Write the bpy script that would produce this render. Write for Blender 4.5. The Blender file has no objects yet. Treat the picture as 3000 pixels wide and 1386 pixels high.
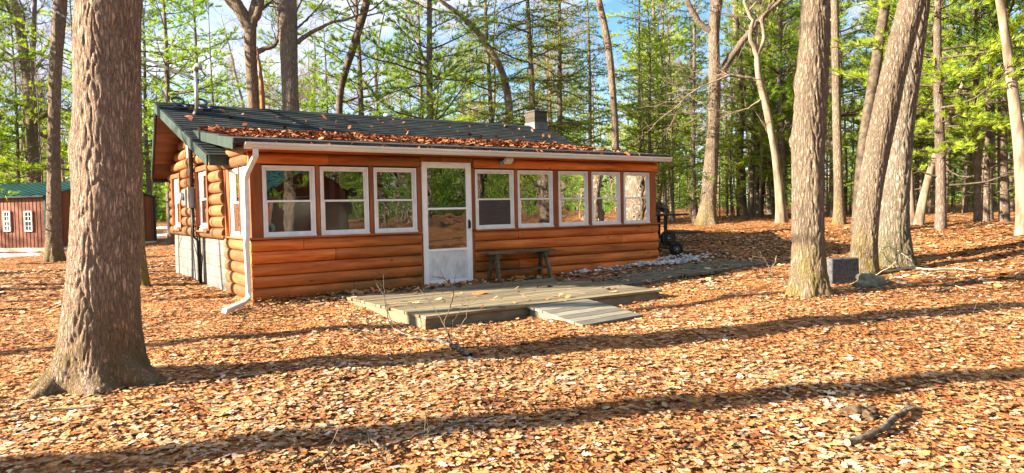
import bpy, math, random
import numpy as np
from mathutils import Vector, Matrix, noise as mn

R = math.radians
COL = bpy.context.scene.collection
SC = bpy.context.scene
random.seed(7)
NP = np.random.default_rng(11)

# ------------------------------------------------------------------ camera
CAM = np.array([-2.665, -10.558, 1.305])
FPX = 2058.6
YAW, PITCH, ROLL = 0.600, -0.039, -0.019
_cy, _sy, _cp, _sp = math.cos(YAW), math.sin(YAW), math.cos(PITCH), math.sin(PITCH)
FW = np.array([_sy * _cp, _cy * _cp, _sp])
_rt = np.array([_cy, -_sy, 0.0])
_up = np.cross(_rt, FW)
RT = _rt * math.cos(ROLL) + _up * math.sin(ROLL)
UP = -_rt * math.sin(ROLL) + _up * math.cos(ROLL)
cam_data = bpy.data.cameras.new("camera")
cam = bpy.data.objects.new("camera", cam_data)
COL.objects.link(cam)
cam.matrix_world = Matrix(((RT[0], UP[0], -FW[0], CAM[0]), (RT[1], UP[1], -FW[1], CAM[1]),
                           (RT[2], UP[2], -FW[2], CAM[2]), (0, 0, 0, 1)))
cam_data.sensor_width = 36.0
cam_data.lens = 36.0 * FPX / 3000.0
cam_data.clip_start = 0.05
cam_data.clip_end = 2000
SC.camera = cam

# ------------------------------------------------------------------ sky, sun, exposure
SUN_EL = R(23)
SUN_H = np.array([-0.940, 0.340])
SUN_DIR = np.array([SUN_H[0] * math.cos(SUN_EL), SUN_H[1] * math.cos(SUN_EL), math.sin(SUN_EL)])
world = bpy.data.worlds.new("World")
SC.world = world
world.use_nodes = True
wt = world.node_tree
wt.nodes.clear()
w_out = wt.nodes.new('ShaderNodeOutputWorld')
w_bg = wt.nodes.new('ShaderNodeBackground')
w_sky = wt.nodes.new('ShaderNodeTexSky')
w_sky.sky_type = 'NISHITA'
w_sky.sun_disc = False
w_sky.sun_elevation = SUN_EL
w_sky.sun_rotation = math.atan2(SUN_H[0], SUN_H[1])
w_sky.air_density = 1.0
w_sky.dust_density = 0.6
w_sky.ozone_density = 2.0
w_tc = wt.nodes.new('ShaderNodeTexCoord')
w_map = wt.nodes.new('ShaderNodeMapping')
w_map.inputs['Scale'].default_value = (1.6, 1.6, 6.0)
w_n = wt.nodes.new('ShaderNodeTexNoise')
w_n.inputs['Scale'].default_value = 1.5
w_n.inputs['Detail'].default_value = 6
w_r = wt.nodes.new('ShaderNodeMapRange')
w_r.inputs['From Min'].default_value = 0.42
w_r.inputs['From Max'].default_value = 0.62
w_mix = wt.nodes.new('ShaderNodeMixRGB')
w_mix.inputs['Color2'].default_value = (4.2, 4.6, 5.4, 1)
w_hs = wt.nodes.new('ShaderNodeHueSaturation')
w_hs.inputs['Saturation'].default_value = 1.25
wt.links.new(w_tc.outputs['Generated'], w_map.inputs['Vector'])
wt.links.new(w_map.outputs['Vector'], w_n.inputs['Vector'])
wt.links.new(w_n.outputs['Fac'], w_r.inputs['Value'])
wt.links.new(w_r.outputs['Result'], w_mix.inputs['Fac'])
wt.links.new(w_sky.outputs['Color'], w_hs.inputs['Color'])
wt.links.new(w_hs.outputs['Color'], w_mix.inputs['Color1'])
wt.links.new(w_mix.outputs['Color'], w_bg.inputs['Color'])
w_bg.inputs['Strength'].default_value = 0.055
wt.links.new(w_bg.outputs['Background'], w_out.inputs['Surface'])

sun_data = bpy.data.lights.new("sun", 'SUN')
sun_data.energy = 5.0
sun_data.angle = R(0.5)
sun_data.color = (1.0, 0.86, 0.66)
sun = bpy.data.objects.new("sun", sun_data)
COL.objects.link(sun)
sun.rotation_euler = Vector(SUN_DIR).to_track_quat('Z', 'Y').to_euler()

SC.view_settings.view_transform = 'Standard'
SC.view_settings.look = 'None'
SC.view_settings.exposure = 2.45
SC.view_settings.gamma = 1.0
SC.render.engine = 'CYCLES'
SC.cycles.max_bounces = 8
SC.cycles.transparent_max_bounces = 16
SC.cycles.use_denoising = True


def ray(u, v):
    return FW + RT * (u - 1500) / FPX - UP * (v - 693) / FPX


def at_depth(u, v, d):
    return CAM + ray(u, v) * d


def at_z(u, v, z):
    q = ray(u, v)
    return CAM + q * (z - CAM[2]) / q[2]


def at_y(u, v, y):
    q = ray(u, v)
    return CAM + q * (y - CAM[1]) / q[1]


# ------------------------------------------------------------------ terrain
_ctl = np.array([(-2.7, -10.6, -.30), (-2.2, -3.2, -.14), (0, 0, 0), (0, 6.9, .03), (8.3, 0, .14), (6.4, -4.7, .0),
                 (3, -4.2, -.12), (1.2, -3.1, -.1), (5, -3.2, -.07), (1, -8, -.27), (5, -9, -.22), (10, -9, 0), (10, -4, .06),
                 (16, 5, .66), (12, 1, .30), (16, -3, .62), (22, -6, .72), (25, 8, .8), (20, 20, .8), (10, 14, .35),
                 (0, 29, -.06), (-4, 29, -.08), (-3, 14, 0), (-12, 10, -.05), (-12, -4, -.1), (0, -16, -.3), (15, -16, .2), (30, -12, .9),
                 (6, 30, .25), (40, 30, 1.0), (-30, 40, 0), (-30, -20, -.1), (20, 60, .8), (80, 40, 1.1), (60, 100, 1.0), (-40, 90, .2)])


def _phi(r):
    return np.sqrt(r * r + 4.0)


_d = np.hypot(_ctl[:, None, 0] - _ctl[None, :, 0], _ctl[:, None, 1] - _ctl[None, :, 1])
_wt = np.linalg.solve(_phi(_d) + np.eye(len(_ctl)) * 1e-6, _ctl[:, 2] - .2)


def terrain(x, y):
    x = np.asarray(x, float)
    y = np.asarray(y, float)
    z = np.full(x.shape, .2)
    for (cx, cy_, _z), w in zip(_ctl, _wt):
        z = z + w * _phi(np.hypot(x - cx, y - cy_))
    far = np.clip((np.hypot(x, y) - 60) / 60, 0, 1)
    z = z * (1 - far) + .8 * far
    b = (.018 * np.sin(1.7 * x + .6 * y) * np.cos(1.3 * y - .4 * x) + .012 * np.sin(4.1 * x - 2.2 * y + 1) + .010 * np.sin(5.3 * y + 2.9 * x))
    return z + b


def gz(x, y):
    return float(terrain(np.array([x]), np.array([y]))[0])


def hit(u, v):
    q = ray(u, v)
    lo = 1.0
    t = lo
    while t < 200:
        p = CAM + q * t
        if p[2] < gz(p[0], p[1]):
            break
        lo = t
        t *= 1.03
    hi = t
    for _ in range(30):
        m = (lo + hi) / 2
        p = CAM + q * m
        if p[2] < gz(p[0], p[1]):
            hi = m
        else:
            lo = m
    return CAM + q * hi, hi


# ------------------------------------------------------------------ materials
def node(nt, typ, **kw):
    n = nt.nodes.new(typ)
    for k, v in kw.items():
        if k in n.inputs:
            n.inputs[k].default_value = v
        else:
            setattr(n, k, v)
    return n


def base_mat(name, rough=.7, spec=.3, metal=0.0):
    m = bpy.data.materials.new(name)
    m.use_nodes = True
    nt = m.node_tree
    b = nt.nodes['Principled BSDF']
    b.inputs['Roughness'].default_value = rough
    b.inputs['Specular IOR Level'].default_value = spec
    b.inputs['Metallic'].default_value = metal
    return m, nt, b


def c4(c):
    return (c[0], c[1], c[2], 1)


def coords(nt, scale, kind='Object'):
    tc = node(nt, 'ShaderNodeTexCoord')
    mp = node(nt, 'ShaderNodeMapping')
    mp.inputs['Scale'].default_value = scale
    nt.links.new(tc.outputs[kind], mp.inputs['Vector'])
    return mp.outputs['Vector']


def ramp(nt, src, stops):
    r = node(nt, 'ShaderNodeValToRGB')
    el = r.color_ramp.elements
    while len(el) < len(stops):
        el.new(.5)
    for e, (p, c) in zip(el, stops):
        e.position = p
        e.color = c4(c)
    nt.links.new(src, r.inputs['Fac'])
    return r.outputs['Color']


def noise_tex(nt, vec, scale=1.0, detail=4.0, rough=.55):
    n = node(nt, 'ShaderNodeTexNoise', Scale=scale, Detail=detail, Roughness=rough)
    nt.links.new(vec, n.inputs['Vector'])
    return n.outputs['Fac']


def mixc(nt, fac, a, b, blend='MIX'):
    n = node(nt, 'ShaderNodeMixRGB', blend_type=blend)
    for inp, v in (('Fac', fac), ('Color1', a), ('Color2', b)):
        if isinstance(v, (int, float)):
            n.inputs[inp].default_value = v
        elif isinstance(v, tuple):
            n.inputs[inp].default_value = c4(v)
        else:
            nt.links.new(v, n.inputs[inp])
    return n.outputs['Color']


def bump(nt, b, h, strength=.4, dist=.02):
    n = node(nt, 'ShaderNodeBump', Strength=strength, Distance=dist)
    nt.links.new(h, n.inputs['Height'])
    nt.links.new(n.outputs['Normal'], b.inputs['Normal'])
    return n


def maprange(nt, v, a, b, c=0.0, d=1.0):
    n = node(nt, 'ShaderNodeMapRange')
    for k, x in (('From Min', a), ('From Max', b), ('To Min', c), ('To Max', d)):
        n.inputs[k].default_value = x
    nt.links.new(v, n.inputs['Value'])
    return n.outputs['Result']


def mathn(nt, op, a, b=None):
    n = node(nt, 'ShaderNodeMath', operation=op)
    for i, v in enumerate((a, b)):
        if v is None:
            continue
        if isinstance(v, (int, float)):
            n.inputs[i].default_value = v
        else:
            nt.links.new(v, n.inputs[i])
    return n.outputs[0]


def tone_attr(nt):
    a = node(nt, 'ShaderNodeAttribute', attribute_name='tone')
    return a.outputs['Fac']


def noisy(name, c1, c2, scale=(6, 6, 6), rough=.7, bmp=.2, dist=.01, spec=.3, metal=0.0, tone=0.0, detail=5.0, lo=.35, hi=.65):
    m, nt, b = base_mat(name, rough, spec, metal)
    vec = coords(nt, scale)
    f = noise_tex(nt, vec, 1.0, detail)
    col = ramp(nt, f, [(lo, c1), (hi, c2)])
    if tone:
        t = maprange(nt, tone_attr(nt), 0, 1, 1 - tone, 1 + tone)
        mul = node(nt, 'ShaderNodeVectorMath', operation='SCALE')
        nt.links.new(col, mul.inputs[0])
        nt.links.new(t, mul.inputs['Scale'])
        col = mul.outputs[0]
    nt.links.new(col, b.inputs['Base Color'])
    if bmp:
        bump(nt, b, f, bmp, dist)
    return m


def log_mat(name, c1, c2, c3, grain, moss=False):
    m, nt, b = base_mat(name, .55, .25)
    vec = coords(nt, grain)
    f = noise_tex(nt, vec, 1.0, 6, .6)
    col = ramp(nt, f, [(.3, c1), (.5, c2), (.72, c3)])
    vec2 = coords(nt, (2.6, 2.6, 5.5))
    vo = node(nt, 'ShaderNodeTexVoronoi', feature='F1', Scale=1.0)
    nt.links.new(vec2, vo.inputs['Vector'])
    knot = maprange(nt, vo.outputs['Distance'], .05, .11, 1, 0)
    col = mixc(nt, mathn(nt, 'MULTIPLY', knot, .75), col, tuple(x * .22 for x in c1))
    t = maprange(nt, tone_attr(nt), 0, 1, .62, 1.26)
    mul = node(nt, 'ShaderNodeVectorMath', operation='SCALE')
    nt.links.new(col, mul.inputs[0])
    nt.links.new(t, mul.inputs['Scale'])
    col = mul.outputs[0]
    if moss:
        tc = node(nt, 'ShaderNodeTexCoord')
        sx = node(nt, 'ShaderNodeSeparateXYZ')
        nt.links.new(tc.outputs['Object'], sx.inputs[0])
        n2 = noise_tex(nt, coords(nt, (1.1, 1.1, 3.2)), 1.0, 5)
        zz = maprange(nt, sx.outputs['Z'], .02, .62, .62, 0)
        xx = maprange(nt, mathn(nt, 'ABSOLUTE', mathn(nt, 'SUBTRACT', sx.outputs['X'], 2.9)), .2, 2.2, .55, 0)
        fm = mathn(nt, 'MULTIPLY', maprange(nt, n2, .3, .6), mathn(nt, 'MINIMUM', mathn(nt, 'ADD', zz, xx), .85))
        col = mixc(nt, fm, col, (.10, .075, .022))
        n3 = noise_tex(nt, coords(nt, (1.3, 1.3, 9)), 1.0, 6)
        dk = mathn(nt, 'MULTIPLY', maprange(nt, n3, .6, .7), maprange(nt, sx.outputs['Z'], .1, .5, .8, .1))
        col = mixc(nt, dk, col, (.03, .018, .010))
    nt.links.new(col, b.inputs['Base Color'])
    bump(nt, b, f, .25, .006)
    return m


def bark_mat(name, dark, light, moss=None, lichen=None, k=1.0, bs=1.0, patch=None):
    m, nt, b = base_mat(name, .9, .1)
    vec = coords(nt, (27 * k, 27 * k, 5.0 * k))
    wn = node(nt, 'ShaderNodeTexNoise', Scale=.9, Detail=5.0, Roughness=.65)
    nt.links.new(vec, wn.inputs['Vector'])
    warp = node(nt, 'ShaderNodeVectorMath', operation='MULTIPLY_ADD')
    nt.links.new(wn.outputs['Color'], warp.inputs[0])
    warp.inputs[1].default_value = (2.4, 2.4, 1.6)
    nt.links.new(vec, warp.inputs[2])
    vo = node(nt, 'ShaderNodeTexVoronoi', feature='DISTANCE_TO_EDGE', Scale=1.0)
    nt.links.new(warp.outputs[0], vo.inputs['Vector'])
    plate = maprange(nt, vo.outputs['Distance'], .0, .30)
    fine = noise_tex(nt, coords(nt, (60 * k, 60 * k, 22 * k)), 1.0, 5)
    h = mathn(nt, 'ADD', plate, mathn(nt, 'MULTIPLY', fine, .5))
    col = ramp(nt, h, [(.06, dark), (.42, tuple(a * .4 + c * .6 for a, c in zip(dark, light))), (1.0, light)])
    big = noise_tex(nt, coords(nt, (2.2, 2.2, .8)), 1.0, 4)
    col = mixc(nt, mathn(nt, 'MULTIPLY', maprange(nt, big, .35, .65), .5), col, mixc(nt, 1.0, col, (.62, .60, .60), 'MULTIPLY'))
    if patch:
        pn = noise_tex(nt, coords(nt, (1.4, 1.4, .55)), 1.0, 5)
        col = mixc(nt, mathn(nt, 'MULTIPLY', maprange(nt, pn, .5, .64), mathn(nt, 'MULTIPLY', plate, .75)), col, patch)
    if lichen:
        ln = noise_tex(nt, coords(nt, (9, 9, 6)), 1.0, 6)
        col = mixc(nt, mathn(nt, 'MULTIPLY', maprange(nt, ln, .52, .6), mathn(nt, 'MULTIPLY', plate, .7)), col, lichen)
    if moss:
        tc = node(nt, 'ShaderNodeTexCoord')
        sx = node(nt, 'ShaderNodeSeparateXYZ')
        nt.links.new(tc.outputs['Object'], sx.inputs[0])
        mo = noise_tex(nt, coords(nt, (5, 5, 3)), 1.0, 5)
        fz = maprange(nt, sx.outputs['Z'], .05, 1.0, .85, 0)
        col = mixc(nt, mathn(nt, 'MULTIPLY', fz, maprange(nt, mo, .35, .6)), col, moss)
    nt.links.new(col, b.inputs['Base Color'])
    bump(nt, b, h, .9 * bs, .03)
    return m


def needle_mat(name, c1, c2, trans, sc=3.0):
    m = bpy.data.materials.new(name)
    m.use_nodes = True
    nt = m.node_tree
    nt.nodes.clear()
    out = node(nt, 'ShaderNodeOutputMaterial')
    t = tone_attr(nt)
    oi = node(nt, 'ShaderNodeObjectInfo')
    f = mathn(nt, 'ADD', mathn(nt, 'MULTIPLY', t, .75), mathn(nt, 'MULTIPLY', oi.outputs['Random'], .25))
    col = ramp(nt, f, [(.0, c1), (1.0, c2)])
    d = node(nt, 'ShaderNodeBsdfDiffuse')
    tr = node(nt, 'ShaderNodeBsdfTranslucent')
    nt.links.new(col, d.inputs['Color'])
    tcol = mixc(nt, 1.0, col, trans, 'MULTIPLY')
    nt.links.new(tcol, tr.inputs['Color'])
    ad = node(nt, 'ShaderNodeMixShader')
    ad.inputs[0].default_value = .5
    nt.links.new(d.outputs[0], ad.inputs[1])
    nt.links.new(tr.outputs[0], ad.inputs[2])
    nt.links.new(ad.outputs[0], out.inputs['Surface'])
    return m


def glass_mat(name, base=.06, gain=1.5, warp=.0):
    m = bpy.data.materials.new(name)
    m.use_nodes = True
    nt = m.node_tree
    nt.nodes.clear()
    out = node(nt, 'ShaderNodeOutputMaterial')
    tr = node(nt, 'ShaderNodeBsdfTransparent')
    tr.inputs['Color'].default_value = (.66, .68, .66, 1)
    gl = node(nt, 'ShaderNodeBsdfGlossy')
    gl.inputs['Roughness'].default_value = 0.0
    gl.inputs['Color'].default_value = (.95, .95, .95, 1)
    fr = node(nt, 'ShaderNodeFresnel', IOR=1.55)
    fac = mathn(nt, 'MINIMUM', mathn(nt, 'ADD', mathn(nt, 'MULTIPLY', fr.outputs[0], gain), base), .95)
    if warp:
        n = noise_tex(nt, coords(nt, (1, 1, 1)), 3.2, 1.5)
        bp = node(nt, 'ShaderNodeBump', Strength=warp, Distance=.02)
        nt.links.new(n, bp.inputs['Height'])
        nt.links.new(bp.outputs[0], gl.inputs['Normal'])
    mx = node(nt, 'ShaderNodeMixShader')
    nt.links.new(fac, mx.inputs[0])
    nt.links.new(tr.outputs[0], mx.inputs[1])
    nt.links.new(gl.outputs[0], mx.inputs[2])
    nt.links.new(mx.outputs[0], out.inputs['Surface'])
    return m


def attr_mat(name, rough=.75, trans=0.0):
    m, nt, b = base_mat(name, rough, .2)
    a = node(nt, 'ShaderNodeAttribute', attribute_name='tint')
    n = noise_tex(nt, coords(nt, (60, 60, 60)), 1.0, 3)
    col = mixc(nt, .45, a.outputs['Color'], mixc(nt, 1.0, a.outputs['Color'], ramp(nt, n, [(.3, (.55, .5, .45)), (.7, (1.25, 1.2, 1.15))]), 'MULTIPLY'))
    nt.links.new(col, b.inputs['Base Color'])
    return m


def block_mat(name, c1, c2, bw, bh, axis='YZ'):
    m, nt, b = base_mat(name, .9, .15)
    tc = node(nt, 'ShaderNodeTexCoord')
    sx = node(nt, 'ShaderNodeSeparateXYZ')
    nt.links.new(tc.outputs['Object'], sx.inputs[0])
    cb = node(nt, 'ShaderNodeCombineXYZ')
    nt.links.new(sx.outputs[axis[0]], cb.inputs[0])
    nt.links.new(sx.outputs[axis[1]], cb.inputs[1])
    br = node(nt, 'ShaderNodeTexBrick', Scale=1.0)
    br.inputs['Brick Width'].default_value = bw
    br.inputs['Row Height'].default_value = bh
    br.inputs['Mortar Size'].default_value = .006
    br.inputs['Mortar Smooth'].default_value = .3
    br.inputs['Color1'].default_value = c4(c1)
    br.inputs['Color2'].default_value = c4(c2)
    br.inputs['Mortar'].default_value = c4(tuple(x * .7 for x in c1))
    nt.links.new(cb.outputs[0], br.inputs['Vector'])
    n = noise_tex(nt, coords(nt, (9, 9, 9)), 1.0, 8, .65)
    col = mixc(nt, .6, br.outputs['Color'], mixc(nt, 1.0, br.outputs['Color'], ramp(nt, n, [(.3, (.6, .58, .55)), (.7, (1.2, 1.2, 1.2))]), 'MULTIPLY'))
    nt.links.new(col, b.inputs['Base Color'])
    hh = mathn(nt, 'ADD', mathn(nt, 'MULTIPLY', br.outputs['Fac'], -1.0), mathn(nt, 'MULTIPLY', n, .5))
    bump(nt, b, hh, .6, .01)
    return m


def shingle_mat(name):
    m, nt, b = base_mat(name, .95, .1)
    vec = coords(nt, (1, 1, 1))
    br = node(nt, 'ShaderNodeTexBrick', Scale=1.0)
    br.inputs['Brick Width'].default_value = .31
    br.inputs['Row Height'].default_value = .1345
    br.inputs['Mortar Size'].default_value = .005
    br.inputs['Color1'].default_value = (.020, .026, .027, 1)
    br.inputs['Color2'].default_value = (.038, .047, .048, 1)
    br.inputs['Mortar'].default_value = (.012, .018, .02, 1)
    br.offset_frequency = 2
    br.inputs['Bias'].default_value = -.1
    nt.links.new(vec, br.inputs['Vector'])
    n = noise_tex(nt, coords(nt, (3, 6, 3)), 1.0, 6)
    n2 = noise_tex(nt, coords(nt, (150, 150, 150)), 1.0, 2)
    col = mixc(nt, .7, br.outputs['Color'], mixc(nt, 1.0, br.outputs['Color'], ramp(nt, n, [(.3, (.6, .6, .6)), (.7, (1.35, 1.3, 1.25))]), 'MULTIPLY'))
    col = mixc(nt, .5, col, mixc(nt, 1.0, col, ramp(nt, n2, [(.3, (.4, .4, .4)), (.7, (1.7, 1.7, 1.7))]), 'MULTIPLY'))
    nt.links.new(col, b.inputs['Base Color'])
    bump(nt, b, n2, .4, .004)
    return m


def ground_mat():
    m, nt, b = base_mat('leaf_strewn_ground', .9, .15)
    vec = coords(nt, (1, 1, 1))
    wn = node(nt, 'ShaderNodeTexNoise', Scale=9.0, Detail=3.0)
    nt.links.new(vec, wn.inputs['Vector'])
    warp = node(nt, 'ShaderNodeVectorMath', operation='MULTIPLY_ADD')
    nt.links.new(wn.outputs['Color'], warp.inputs[0])
    warp.inputs[1].default_value = (.09, .09, .09)
    nt.links.new(vec, warp.inputs[2])
    vo = node(nt, 'ShaderNodeTexVoronoi', feature='F1', Scale=15.0)
    nt.links.new(warp.outputs[0], vo.inputs['Vector'])
    ve = node(nt, 'ShaderNodeTexVoronoi', feature='F1', Scale=33.0)
    nt.links.new(warp.outputs[0], ve.inputs['Vector'])
    s1 = node(nt, 'ShaderNodeSeparateXYZ')
    nt.links.new(vo.outputs['Color'], s1.inputs[0])
    s2 = node(nt, 'ShaderNodeSeparateXYZ')
    nt.links.new(ve.outputs['Color'], s2.inputs[0])
    f = mathn(nt, 'ADD', mathn(nt, 'MULTIPLY', s1.outputs[0], .6), mathn(nt, 'MULTIPLY', s2.outputs[1], .4))
    col = ramp(nt, f, [(.08, (.045, .016, .007)), (.3, (.20, .070, .020)), (.5, (.34, .135, .040)), (.72, (.42, .20, .075)), (.95, (.55, .34, .18))])
    big = noise_tex(nt, coords(nt, (.5, .5, .5)), 1.0, 5)
    col = mixc(nt, 1.0, col, ramp(nt, big, [(.3, (.72, .66, .62)), (.55, (1.0, 1.0, 1.0)), (.75, (1.1, 1.08, 1.0))]), 'MULTIPLY')
    mo = noise_tex(nt, coords(nt, (.42, .42, .42)), 1.0, 7)
    col = mixc(nt, mathn(nt, 'MULTIPLY', maprange(nt, mo, .62, .72), .55), col, (.10, .085, .02))
    nt.links.new(col, b.inputs['Base Color'])
    h = mathn(nt, 'ADD', mathn(nt, 'MULTIPLY', vo.outputs['Distance'], 1.0), mathn(nt, 'MULTIPLY', ve.outputs['Distance'], .7))
    h = mathn(nt, 'ADD', h, mathn(nt, 'MULTIPLY', s1.outputs[2], .5))
    bump(nt, b, h, .9, .05)
    return m


M = {}
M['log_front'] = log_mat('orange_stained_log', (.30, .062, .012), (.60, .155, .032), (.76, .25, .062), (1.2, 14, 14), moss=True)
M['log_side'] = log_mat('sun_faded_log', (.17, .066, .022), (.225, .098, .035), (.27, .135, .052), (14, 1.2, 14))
M['trim_wood'] = noisy('brown_trim_wood', (.20, .055, .014), (.33, .095, .024), (14, 14, 2), .6, .2, .004, tone=.15)
M['sill_wood'] = noisy('sill_wood', (.26, .075, .017), (.40, .13, .03), (2, 14, 14), .6, .2, .004)
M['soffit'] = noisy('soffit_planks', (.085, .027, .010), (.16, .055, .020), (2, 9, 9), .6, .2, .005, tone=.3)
M['vinyl'] = noisy('white_vinyl', (.66, .66, .66), (.78, .78, .78), (6, 6, 6), .4, .03, .002)
M['gutter'] = noisy('white_gutter_paint', (.62, .60, .57), (.76, .74, .71), (1.2, 9, 9), .4, .05, .002)
M['door_white'] = noisy('door_white_paint', (.76, .76, .76), (.86, .86, .86), (7, 7, 4), .45, .05, .002)
M['door_panel'] = noisy('scuffed_door_panel', (.52, .52, .53), (.72, .72, .73), (9, 9, 5), .5, .1, .003)
M['glass'] = glass_mat('window_glass', .06, 1.5, .10)
M['door_glass'] = glass_mat('door_glass', .05, 1.35, .06)
M['shed_glass'] = glass_mat('small_pane_glass', .1, 1.5, 0)
M['screen'] = noisy('insect_screen', (.05, .04, .037), (.08, .065, .06), (4, 4, 60), .8, .0)
M['shingle'] = shingle_mat('green_black_shingles')
M['roll_roof'] = noisy('roll_roofing', (.020, .019, .018), (.055, .052, .05), (5, 5, 5), .85, .3, .005)
M['fascia_green'] = noisy('green_fascia_paint', (.016, .032, .026), (.030, .052, .042), (3, 5, 5), .5, .1, .003)
M['block'] = block_mat('painted_block', (.14, .135, .13), (.19, .185, .175), .40, .20)
M['chimney_block'] = block_mat('chimney_block', (.055, .048, .038), (.09, .08, .06), .30, .14, 'XZ')
M['flashing'] = noisy('grey_flashing', (.10, .11, .13), (.17, .18, .20), (5, 5, 5), .5, .1, metal=.4)
M['galv'] = noisy('galvanised_metal', (.28, .30, .33), (.46, .48, .50), (7, 7, 3), .45, .08, metal=.7)
M['meter_grey'] = noisy('grey_meter_paint', (.22, .22, .22), (.33, .33, .32), (8, 8, 8), .5, .1)
M['pipe_brown'] = noisy('weathered_brown_pipe', (.07, .05, .035), (.13, .10, .07), (10, 10, 2), .6, .1)
M['black_cable'] = noisy('black_cable', (.010, .010, .010), (.022, .022, .022), (9, 9, 9), .5, .0)
M['iron'] = noisy('blue_black_iron', (.03, .035, .05), (.07, .08, .11), (20, 20, 20), .5, .2, metal=.5)
M['deck'] = noisy('mossy_deck_board', (.105, .084, .050), (.225, .185, .115), (2.5, 28, 8), .8, .35, .006, tone=.28, lo=.3, hi=.7)
M['ramp'] = noisy('grey_ramp_board', (.12, .11, .085), (.25, .235, .18), (2.5, 28, 8), .8, .4, .006, tone=.3, lo=.3, hi=.7)
M['walk'] = noisy('mossy_path_slab', (.07, .066, .045), (.15, .135, .09), (3, 12, 3), .9, .4, .01)
M['bench'] = noisy('old_bench_wood', (.075, .060, .034), (.155, .13, .075), (3, 24, 14), .8, .3, .005, tone=.2)
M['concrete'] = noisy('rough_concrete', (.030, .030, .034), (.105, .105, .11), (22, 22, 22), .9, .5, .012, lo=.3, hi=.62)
M['rock'] = noisy('mossy_rock', (.10, .10, .065), (.22, .21, .15), (9, 9, 9), .9, .6, .03)
M['pebble'] = noisy('pale_pebble', (.30, .30, .30), (.58, .57, .55), (9, 9, 9), .8, .2, .005, tone=.35)
M['rubber'] = noisy('black_tyre_rubber', (.010, .010, .010), (.022, .021, .020), (20, 20, 20), .7, .2)
M['rim'] = noisy('dark_wheel_rim', (.03, .03, .032), (.06, .06, .062), (12, 12, 12), .45, .1, metal=.5)
M['hub'] = noisy('dull_hub_steel', (.30, .29, .27), (.48, .46, .42), (12, 12, 12), .4, .1, metal=.7)
M['trailer'] = noisy('dark_trailer_steel', (.025, .024, .023), (.06, .056, .05), (6, 6, 6), .5, .2)
M['snow'] = noisy('old_snow', (.72, .75, .80), (.86, .88, .90), (3, 3, 3), .8, .4, .03)
M['shed_red'] = noisy('brown_red_shed_siding', (.155, .050, .026), (.20, .066, .034), (3, 3, 1), .45, .05)
M['shed_roof'] = noisy('green_metal_roofing', (.012, .055, .055), (.022, .085, .080), (2, 2, 2), .35, .05)
M['shed_base'] = noisy('pale_skirt_board', (.52, .48, .38), (.64, .60, .50), (3, 3, 3), .8, .1)
M['plank'] = noisy('brown_plank', (.15, .075, .035), (.26, .13, .06), (3, 14, 14), .7, .2)
M['cut_wood'] = noisy('fresh_cut_wood', (.40, .23, .09), (.50, .32, .15), (30, 30, 30), .8, .2)
M['dirt'] = noisy('dark_dirt', (.045, .028, .016), (.12, .075, .045), (25, 25, 25), .95, .7, .03)
M['panel_grey'] = noisy('pale_wall_panel', (.52, .51, .49), (.62, .61, .59), (1, 1, 1), .7, .05)
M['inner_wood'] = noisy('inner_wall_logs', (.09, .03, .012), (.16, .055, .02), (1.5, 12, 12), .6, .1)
M['inner_floor'] = noisy('porch_floor', (.12, .09, .07), (.18, .14, .11), (4, 4, 4), .6, .1)
M['plastic_white'] = noisy('white_plastic', (.66, .66, .68), (.74, .74, .76), (8, 8, 8), .4, .02)
M['flag_red'] = noisy('faded_red_cloth', (.25, .03, .03), (.33, .05, .05), (8, 8, 8), .9, .1)
M['flag_white'] = noisy('faded_white_cloth', (.52, .50, .47), (.6, .58, .55), (8, 8, 8), .9, .1)
M['flag_blue'] = noisy('faded_blue_cloth', (.03, .04, .10), (.05, .06, .13), (8, 8, 8), .9, .1)
M['bark_oak_big'] = bark_mat('furrowed_oak_bark', (.075, .048, .033), (.47, .345, .26), moss=(.16, .12, .045), k=1.35, bs=1.0, patch=(.42, .19, .095))
M['bark_oak'] = bark_mat('grey_oak_bark', (.065, .048, .035), (.29, .225, .165), moss=(.20, .16, .03), k=.9, bs=1.0)
M['bark_lichen'] = bark_mat('lichened_oak_bark', (.05, .038, .028), (.29, .235, .18), moss=(.10, .10, .03), lichen=(.30, .34, .27), k=.8, bs=1.0)
M['bark_pine'] = bark_mat('pine_bark', (.05, .033, .024), (.24, .18, .14), k=.9, bs=.8, lichen=(.28, .27, .25))
M['bark_far'] = noisy('distant_bark', (.07, .05, .036), (.25, .185, .13), (7, 7, 1.6), .9, .5, .02)
M['bark_pale'] = noisy('pale_distant_bark', (.11, .08, .055), (.31, .24, .17), (7, 7, 1.6), .9, .5, .02)
M['twig'] = noisy('bare_twig', (.16, .12, .085), (.38, .30, .22), (9, 9, 4), .9, .0)
M['twig_pale'] = noisy('pale_dead_twig', (.34, .30, .20), (.55, .50, .36), (12, 12, 12), .9, .1)
M['stick'] = noisy('lichened_stick', (.035, .026, .018), (.18, .15, .11), (18, 18, 18), .9, .4, .01)
M['dark_limb'] = noisy('dark_dead_limb', (.05, .036, .026), (.13, .10, .07), (9, 9, 9), .9, .2)
M['stub_orange'] = noisy('broken_orange_heartwood', (.22, .075, .025), (.36, .14, .05), (9, 9, 2), .9, .4, .02)
M['needle_pine'] = needle_mat('white_pine_needles', (.055, .135, .03), (.34, .47, .085), (1.5, 1.5, .6))
M['needle_bright'] = needle_mat('sunlit_pine_needles', (.13, .24, .035), (.48, .58, .09), (1.5, 1.4, .5))
M['needle_spruce'] = needle_mat('spruce_needles', (.085, .15, .04), (.36, .42, .09), (1.4, 1.3, .6))
M['leaf'] = attr_mat('fallen_oak_leaf')
M['ground'] = ground_mat()


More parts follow.
